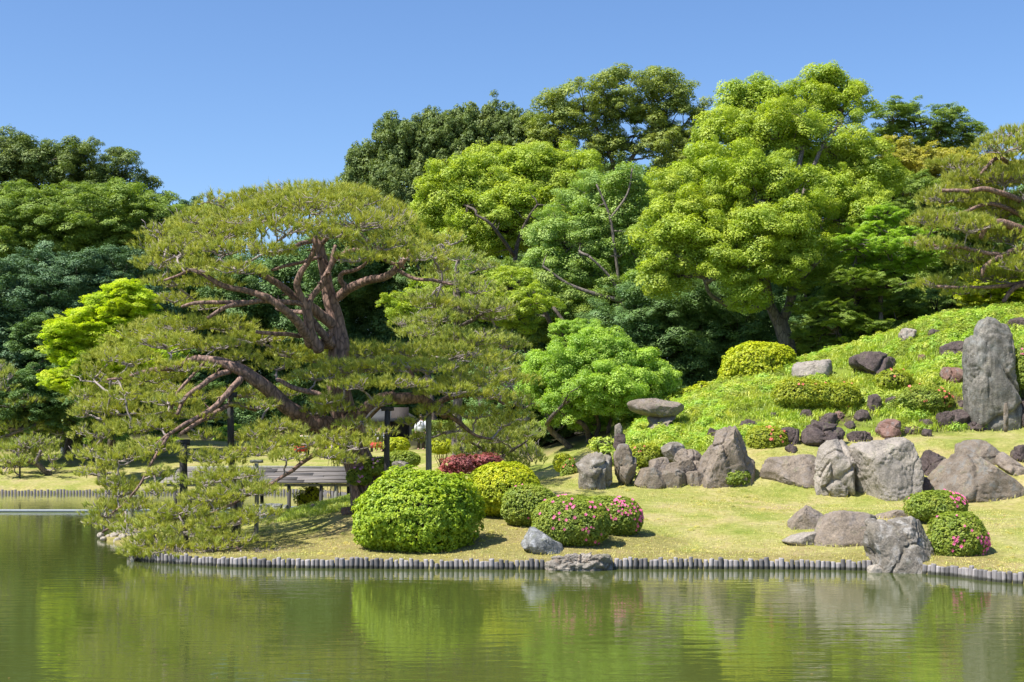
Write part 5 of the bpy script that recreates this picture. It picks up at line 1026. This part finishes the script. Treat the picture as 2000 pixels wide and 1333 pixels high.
pine('leaning prop supported pine low over the far bank lawn', 63.0, [(70,862,40,12),(35,878,40,12),(95,880,26,9),(20,900,36,10),(60,895,30,7),(5,925,26,8),(100,895,18,7),(50,868,30,12),(108,915,12,5),(30,910,22,6),(38,938,16,4)],
     [(104,938,6,0),(98,930,6,0),(85,918,5.5,-.3),(70,905,5,-.6),(55,900,5,-.8),(40,892,4,-.9)], [[(50,898,3,-.8),(20,905,3,-1),(5,915,2,-1)],[(70,905,3,-.6),(80,880,3,-.6)],[(40,895,3,-.9),(25,880,2,-1)]], L_PINE2, M_BARK_PINE2, 104, G4, dens=50, nw=.026, nl=.18, nn=9, tr=.03)
pine('pine with a dark trunk on the far lawn beside the white bench', 71.0, [(150,825,34,11),(125,840,34,10),(165,850,26,9),(130,860,30,9),(155,808,26,9),(185,835,30,10),(140,870,26,6)],
     [(156,905,5,0),(155,870,5,0),(153,835,4,0),(152,815,3,0)], [[(154,860,3,0),(130,860,2.5,-.4),(110,855,2,-.4)],[(154,850,3,0),(175,840,2,-.4)]], L_PINE2, M_BARK_PINE2, 156, G4, dens=46, nw=.026, nl=.2, nn=9, tr=.03)
pine('greyish pine behind the leaning pine on the far bank', 76.0, [(70,805,34,12),(40,820,32,12),(95,830,30,11),(80,780,22,9),(60,840,40,12),(100,800,20,9)], [(68,905,5,0),(66,850,4,0),(68,800,3,0)], [[(67,840,3,0),(90,830,2,-.4)]], L_PINE2, M_BARK_PINE2, 68, G4, dens=46, nw=.026, nl=.2, nn=9, tr=.03)

# ------------------------------------------------------------------ props under the pine
def prop(label, px, ytop, Y, rpx, mat, lean=0, ybot=None, cross=True):
    t = at(px, ytop, Y); x2 = t[0]+lean; zb = min(gz(x2, Y), 9)-.15; base = (x2, Y, zb+.15)
    root = thing('branch_prop', label, 'prop', base, 'wooden props under the great pine'); mb = MB(); r = px2m(rpx, Y)
    mb.tube(wiggle([x2, Y, zb], t, 7, .012), np.linspace(r*1.06, r*.94, 7), 10); mb.build('post', mat, root, base, True)
    if cross:
        mb = MB(); mb.tube(wiggle(t+[-.13, -.02, .03], t+[.13, .03, .04], 5, .03), np.full(5, r*.75), 8); mb.build('crosspiece', mat, root, base, True)
prop('dark straight prop standing under the crooked right limb, left of the red bench', 757, 802, Yp-1.2, 6, M_PROP)
prop('dark slightly leaning prop under the big left limb', 450, 775, Yp-1.6, 7, M_PROP, .10)
prop('thick dark prop left of the leaning one, before the shelter roof end', 358, 868, Yp-2.3, 8, M_PROP, -.02)
prop('weathered grey prop right of the dark one under the right limb', 838, 800, Yp-.6, 6, M_PROP2, 0, cross=False)
prop('grey green round post left of the striped rock', 463, 950, Yp-1.2, 9, M_PROP2)
prop('slim dark post in front of the striped rock', 501, 905, Yp-2.6, 4.5, M_PROP2)
prop('grey prop standing among the white stones of the spit', 256, 975, 32.6, 6, M_PROP2)
prop('short thick post under the lowest limbs near the log edging', 362, 985, Yp-2.6, 7, M_PROP)
prop('thin dark stake standing in the water at the tip of the spit', 259, 1086, 26.9, 3.5, M_PROP2, cross=False)
prop('dark prop of the far bank leaning pine', 39, 900, 62.0, 1.8, M_PROP, cross=False)
prop('thin dark prop left of the mauve azalea, behind the trunk', 700, 900, 33, 4, M_PROP)

# ------------------------------------------------------------------ boat shelter
Ys = 37.2; xl = (312-1000)/FP*Ys; xr = (688-1000)/FP*Ys; ze = at(0, 946, Ys)[2]; zr = at(0, 917, Ys+1.3)[2]
root = thing('boat_shelter', 'low open boat shelter with a weathered board roof behind the pine', 'shelter', ((xl+xr)/2, Ys+1.3, 0)); sb = root.location
rows_ = 7
for side in (0, 1):
    for i in range(rows_):
        t0, t1 = i/rows_, (i+1.25)/rows_
        y0 = Ys+1.3*t0 if side == 0 else Ys+2.6-1.3*t0; y1 = Ys+1.3*min(t1, 1) if side == 0 else Ys+2.6-1.3*min(t1, 1); z0 = ze+(zr-ze)*t0; z1 = ze+(zr-ze)*min(t1, 1)
        inset = .28*i/rows_; xs = [xl+inset]; 
        while xs[-1] < xr-inset-.7: xs.append(xs[-1]+R.uniform(.9, 1.6))
        xs[-1] = xr-inset*.4
        for a, b in zip(xs[:-1], xs[1:]):
            mb = MB(); l = (y1-y0, z1-z0); ln = math.hypot(*l); sg = 1; ang = math.atan2(l[1], l[0]); tilt = R.uniform(-.012, .012)
            ca, sa = math.cos(ang), math.sin(ang); rot = [[1, 0, 0], [0, ca, -sa], [tilt, sa, ca]]
            mb.box((0, 0, 0), b-a-.006, ln, .016, rot); c = ((a+b)/2, (y0+y1)/2, (z0+z1)/2+.012*(i % 2)+.03+R.uniform(0, .018))
            o = mb.build('roof_board', M_ROOF, None, (0, 0, 0)); o.parent = root; o.location = Vector(c)-sb
mb = MB(); mb.tube([[xl+.3, Ys+1.3, zr+.03], [(xl+xr)/2, Ys+1.3, zr+.045], [xr-.1, Ys+1.3, zr+.03]], [.05, .055, .05], 8); mb.build('ridge_pole', M_PROP2, root, sb, True)
for yy in (Ys+.12, Ys+2.48):
    mb = MB(); mb.tube([[xl+.1, yy, ze-.03], [xr-.1, yy, ze-.03]], [.04, .04], 8); mb.build('eave_pole', M_PROP2, root, sb, True)
for px, yy in ((340, Ys+.12), (470, Ys+.12), (563, Ys+.12), (626, Ys+.12), (655, Ys+.12), (345, Ys+2.4), (480, Ys+2.4), (660, Ys+2.4)):
    x = (px-1000)/FP*Ys; mb = MB(); mb.tube([[x, yy, -.6], [x, yy, ze-.03]], [.055, .05], 9); mb.build('post', M_PROP if px not in (655,) else M_PROP2, root, sb, True)
m_moss = plain_mat('moss_board', (.07, .11, .05), .9, .3)
mb = MB(); mb.box((0, 0, 0), .5, 1.35, .03, [[.86, 0, -.5], [0, 1, 0], [.5, 0, .86]]); o = mb.build('mossy_roof_end', m_moss, None); o.parent = root; o.location = Vector((xl-.02, Ys+1.3, ze+.18))-sb

# ------------------------------------------------------------------ white bench, lamp post and tea house across the water
m_white = plain_mat('white_stone', (.62, .60, .57), .8, .1); m_wall = plain_mat('tea_house_wall', (.50, .36, .26), .9, .1); m_roofg = plain_mat('tea_house_roof', (.045, .048, .052), .8, .2); m_dark = plain_mat('dark_timber', (.04, .032, .03), .8, .2)
m_red = plain_mat('red_cloth', (.55, .03, .035), .8, .1); m_skin = plain_mat('skin', (.48, .28, .20), .6, .05); m_hair = plain_mat('grey_hair', (.42, .41, .40), .8, .2); m_hairb = plain_mat('black_hair', (.03, .025, .02), .8, .2)
m_shirt = plain_mat('pale_shirt', (.62, .64, .68), .8, .05); m_str = None
Yb = 72.0; c = at(141, 886, Yb); zb = gz(c[0], Yb); root = thing('bench', 'low white stone bench on the far lawn beside the small pines', 'bench', (c[0], Yb, zb)); b = root.location
wd = px2m(46, Yb); hh = max(.42, c[2]-zb)
mb = MB(); mb.box((c[0], Yb, zb+hh), wd, .5, .09); mb.build('seat', m_white, root, b)
for s in (-.38, .38): mb = MB(); mb.box((c[0]+s*wd, Yb, zb+hh/2-.046), .14, .4, hh-.002); mb.build('leg', m_white, root, b)
c = at(148, 850, 74); zb = gz(c[0], 74); root = thing('lamp_post', 'thin brown garden lamp post on the far lawn', 'lamp', (c[0], 74, zb)); b = root.location
mb = MB(); mb.tube([[c[0], 74, zb], [c[0], 74, c[2]]], [.04, .035], 6); mb.build('pole', M_PROP2, root, b, True)
mb = MB(); mb.box((c[0], 74, c[2]+.1), .2, .2, .2); mb.add(np.array([[c[0]+x, 74+y, c[2]+.2] for x, y in ((-.18, -.18), (.18, -.18), (.18, .18), (-.18, .18))]+[[c[0], 74, c[2]+.36]]), [[0, 1, 4], [1, 2, 4], [2, 3, 4], [3, 0, 4]]); mb.build('lantern', m_white, root, b)
# tea house
Yt = 82.0; c = at(745, 852, Yt); zb = gz(c[0], Yt); root = thing('tea_house', 'tea house with a beige wall and grey roof glimpsed under the pine', 'building', (c[0], Yt+2, zb)); b = root.location
x0, x1 = (690-1000)/FP*Yt, (800-1000)/FP*Yt; zt = at(0, 822, Yt)[2]
mb = MB(); mb.box(((x0+x1)/2, Yt+2, (zb+zt)/2), x1-x0, 4, zt-zb); mb.build('wall', m_wall, root, b)
mb = MB(); zr_ = at(0, 798, Yt)[2]; V = np.array([[x0-.6, Yt-.8, zt-.05], [x1+.6, Yt-.8, zt-.05], [x1+.6, Yt+4.8, zt-.05], [x0-.6, Yt+4.8, zt-.05], [x0+.6, Yt+2, zr_], [x1-.6, Yt+2, zr_]]); mb.add(V, [[0, 1, 5, 4], [2, 3, 4, 5], [0, 3, 2, 1]]); mb.F.setdefault(3, []).append(np.array([[1, 2, 5], [3, 0, 4]])); mb.build('roof', m_roofg, root, b)
for s in (0.02, .35, .68, .98): mb = MB(); mb.box((x0+(x1-x0)*s, Yt-.03, (zb+zt)/2), .12, .1, zt-zb-.01); mb.build('post', m_dark, root, b)
mb = MB(); mb.box((x0+(x1-x0)*.83, Yt-.02, zb+.9), 1.0, .06, 1.7); mb.build('door', m_dark, root, b)
def red_bench(label, px, Y, w_):
    x = (px-1000)/FP*Y; zb = gz(x, Y); root = thing('covered_bench', label, 'bench', (x, Y, zb), 'red cloth benches of the tea garden'); b = root.location
    mb = MB(); mb.box((x, Y, zb+.42), w_, .8, .05); mb.build('seat', m_dark, root, b)
    mb = MB(); mb.box((x, Y, zb+.46), w_+.06, .86, .02); mb.box((x, Y-.435, zb+.33), w_+.06, .012, .24); mb.build('cloth', m_red, root, b)
    for sx_ in (-.45, .45):
        for sy_ in (-.3, .3): mb = MB(); mb.box((x+sx_*w_, Y+sy_, zb+.197), .07, .07, .39); mb.build('leg', m_dark, root, b)
    return x, zb
def person(label, x, Y, zb, shirt, hair, seated=True, hat=None):
    """one continuous body grown from a joint skeleton; hair and shirt are its own parts"""
    root = thing('person', label, 'person', (x, Y, zb)); s = .45 if seated else .86
    J = {'hip': (0, 0, s), 'ch': (0, .02, s+.42), 'nk': (0, .0, s+.55), 'hd': (0, -.02, s+.62), 'top': (0, -.02, s+.76)}
    for k, sg in (('l', -1), ('r', 1)):
        if seated: J.update({k+'h': (sg*.10, -.02, s), k+'k': (sg*.13, -.42, s+.02), k+'a': (sg*.13, -.44, .07), k+'t': (sg*.14, -.60, .04)})
        else: J.update({k+'h': (sg*.10, 0, s-.05), k+'k': (sg*.11, -.03, s*.52), k+'a': (sg*.11, .02, .08), k+'t': (sg*.12, -.13, .03)})
        J.update({k+'s': (sg*.17, 0, s+.46), k+'e': (sg*.23, -.03, s+.22), k+'w': (sg*.16, -.24, s+.13) if seated else (sg*.24, -.06, s-.02), k+'f': (sg*.10, -.30, s+.10) if seated else (sg*.24, -.09, s-.12)})
    rr = {'hip': .15, 'ch': .155, 'nk': .055, 'hd': .085, 'top': .075, 'h': .09, 'k': .065, 'a': .045, 't': .04, 's': .06, 'e': .045, 'w': .032, 'f': .03}
    E = [('hip', 'ch'), ('ch', 'nk'), ('nk', 'hd'), ('hd', 'top')]
    for k in 'lr': E += [('hip', k+'h'), (k+'h', k+'k'), (k+'k', k+'a'), (k+'a', k+'t'), ('ch', k+'s'), (k+'s', k+'e'), (k+'e', k+'w'), (k+'w', k+'f')]
    def skin(name, keys, grow, mat):
        ids = [q for q in J if q in keys]; me = bpy.data.meshes.new(name); me.from_pydata([J[q] for q in ids], [(ids.index(a), ids.index(b)) for a, b in E if a in ids and b in ids], [])
        o = link(name, me, mat, root); md = o.modifiers.new('skin', 'SKIN'); md.use_smooth_shade = True
        for v, q in zip(me.skin_vertices[0].data if me.skin_vertices else [], ids):
            r_ = (rr.get(q) or rr.get(q[1:]))+grow; v.radius = (r_, r_); v.use_root = q in ('hip', 'ch') and q == ids[0]
        o.modifiers.new('sub', 'SUBSURF').levels = 1; o.modifiers['sub'].render_levels = 1; return o
    b_ = skin('body', set(J), 0, m_skin)
    iv, fi = ico(3); h = iv*np.array([.085, .1, .07])+np.array([0, .012, s+.735]); link('hair', mesh_np('hair', h, fi, True), hair, root)
    mb = MB(); mb.tube([(0, 0, s-.02), (0, .01, s+.2), (0, .015, s+.44), (0, .0, s+.52)], [.175, .17, .185, .08], 14)
    for sg in (-1, 1): mb.tube([(sg*.14, 0, s+.47), (sg*.235, -.03, s+.22), (sg*.17, -.22, s+.135) if seated else (sg*.245, -.05, s+.02)], [.085, .065, .05], 10)
    mb.build('shirt', shirt, root, (0, 0, 0), True)
    mb = MB()
    for sg in (-1, 1):
        mb.tube([J['lh' if sg < 0 else 'rh'], J['lk' if sg < 0 else 'rk'], J['la' if sg < 0 else 'ra']], [.12, .085, .07], 10)
    mb.build('trousers', m_dark, root, (0, 0, 0), True); return root
x, zb = red_bench('red cloth covered bench with the seated person, seen right of the trunk', 737, 68, .6)
person('person with grey hair in a pale shirt sitting on the red bench', x+.12, 68.05, zb+.03, m_shirt, m_hair)
x, zb = red_bench('red cloth covered bench beyond the boat shelter, half hidden by needles', 590, 68, .6)
m, n, o = newmat('striped_shirt'); v = coords(n, (1, 1, 1)); wv_ = N(n, 'ShaderNodeTexWave', Scale=2.2, bands_direction='Z'); n.links.new(v, wv_.inputs['Vector']); cc = ramp(n, wv_.outputs['Fac'], [(.45, (.05, .05, .06)), (.55, (.7, .7, .7))]); p = N(n, 'ShaderNodeBsdfPrincipled', Roughness=.8); n.links.new(cc, p.inputs['Base Color']); n.links.new(p.outputs[0], o.inputs[0])
person('person in a black and white striped shirt sitting on the bench beyond the shelter', x+.1, 68.05, zb+.03, m, m_hairb)
zz_ = gz((822-1000)/FP*66, 66); person('person in white standing on the far lawn right of the tea house', (822-1000)/FP*66, 66, zz_, m_shirt, m_hairb, False)
# bleached fallen branch on the far lawn
c = at(133, 878, 74); zb = gz(c[0], 74); mb = MB(); mb.tube(wiggle([c[0]-.3, 74, zb+.05], [c[0]+.5, 74, zb+.5], 8, .2), np.linspace(.06, .02, 8), 6); mb.tube(wiggle([c[0], 74, zb+.2], [c[0]-.15, 74.1, zb+.7], 6, .2), np.linspace(.04, .015, 6), 6)
o = mb.build('branch', m_white, None, (c[0], 74, zb), True); tag(o, 'bleached white crooked branch standing by the lamp post', 'branch')

# pale floating boom across the water
P = np.array([[-75, 45.2, .03], [-40, 44.8, .03], [-16, 44.4, .03], [-12.5, 44.6, .03], [-9, 45.6, .03], [-6.5, 46.6, .03], [-4.4, 47.0, .03]]); S = smooth_path(P, 10); S[:, 1] += .05*fbm(S*.7, 2)
mb = MB(); mb.tube(S, np.full(len(S), .05), 8); o = mb.build('floating_boom', plain_mat('boom_grey', (.22, .25, .28), .6, .1), None, (0, 0, 0), True); tag(o, 'long pale floating boom lying across the water before the far bank', 'boom')
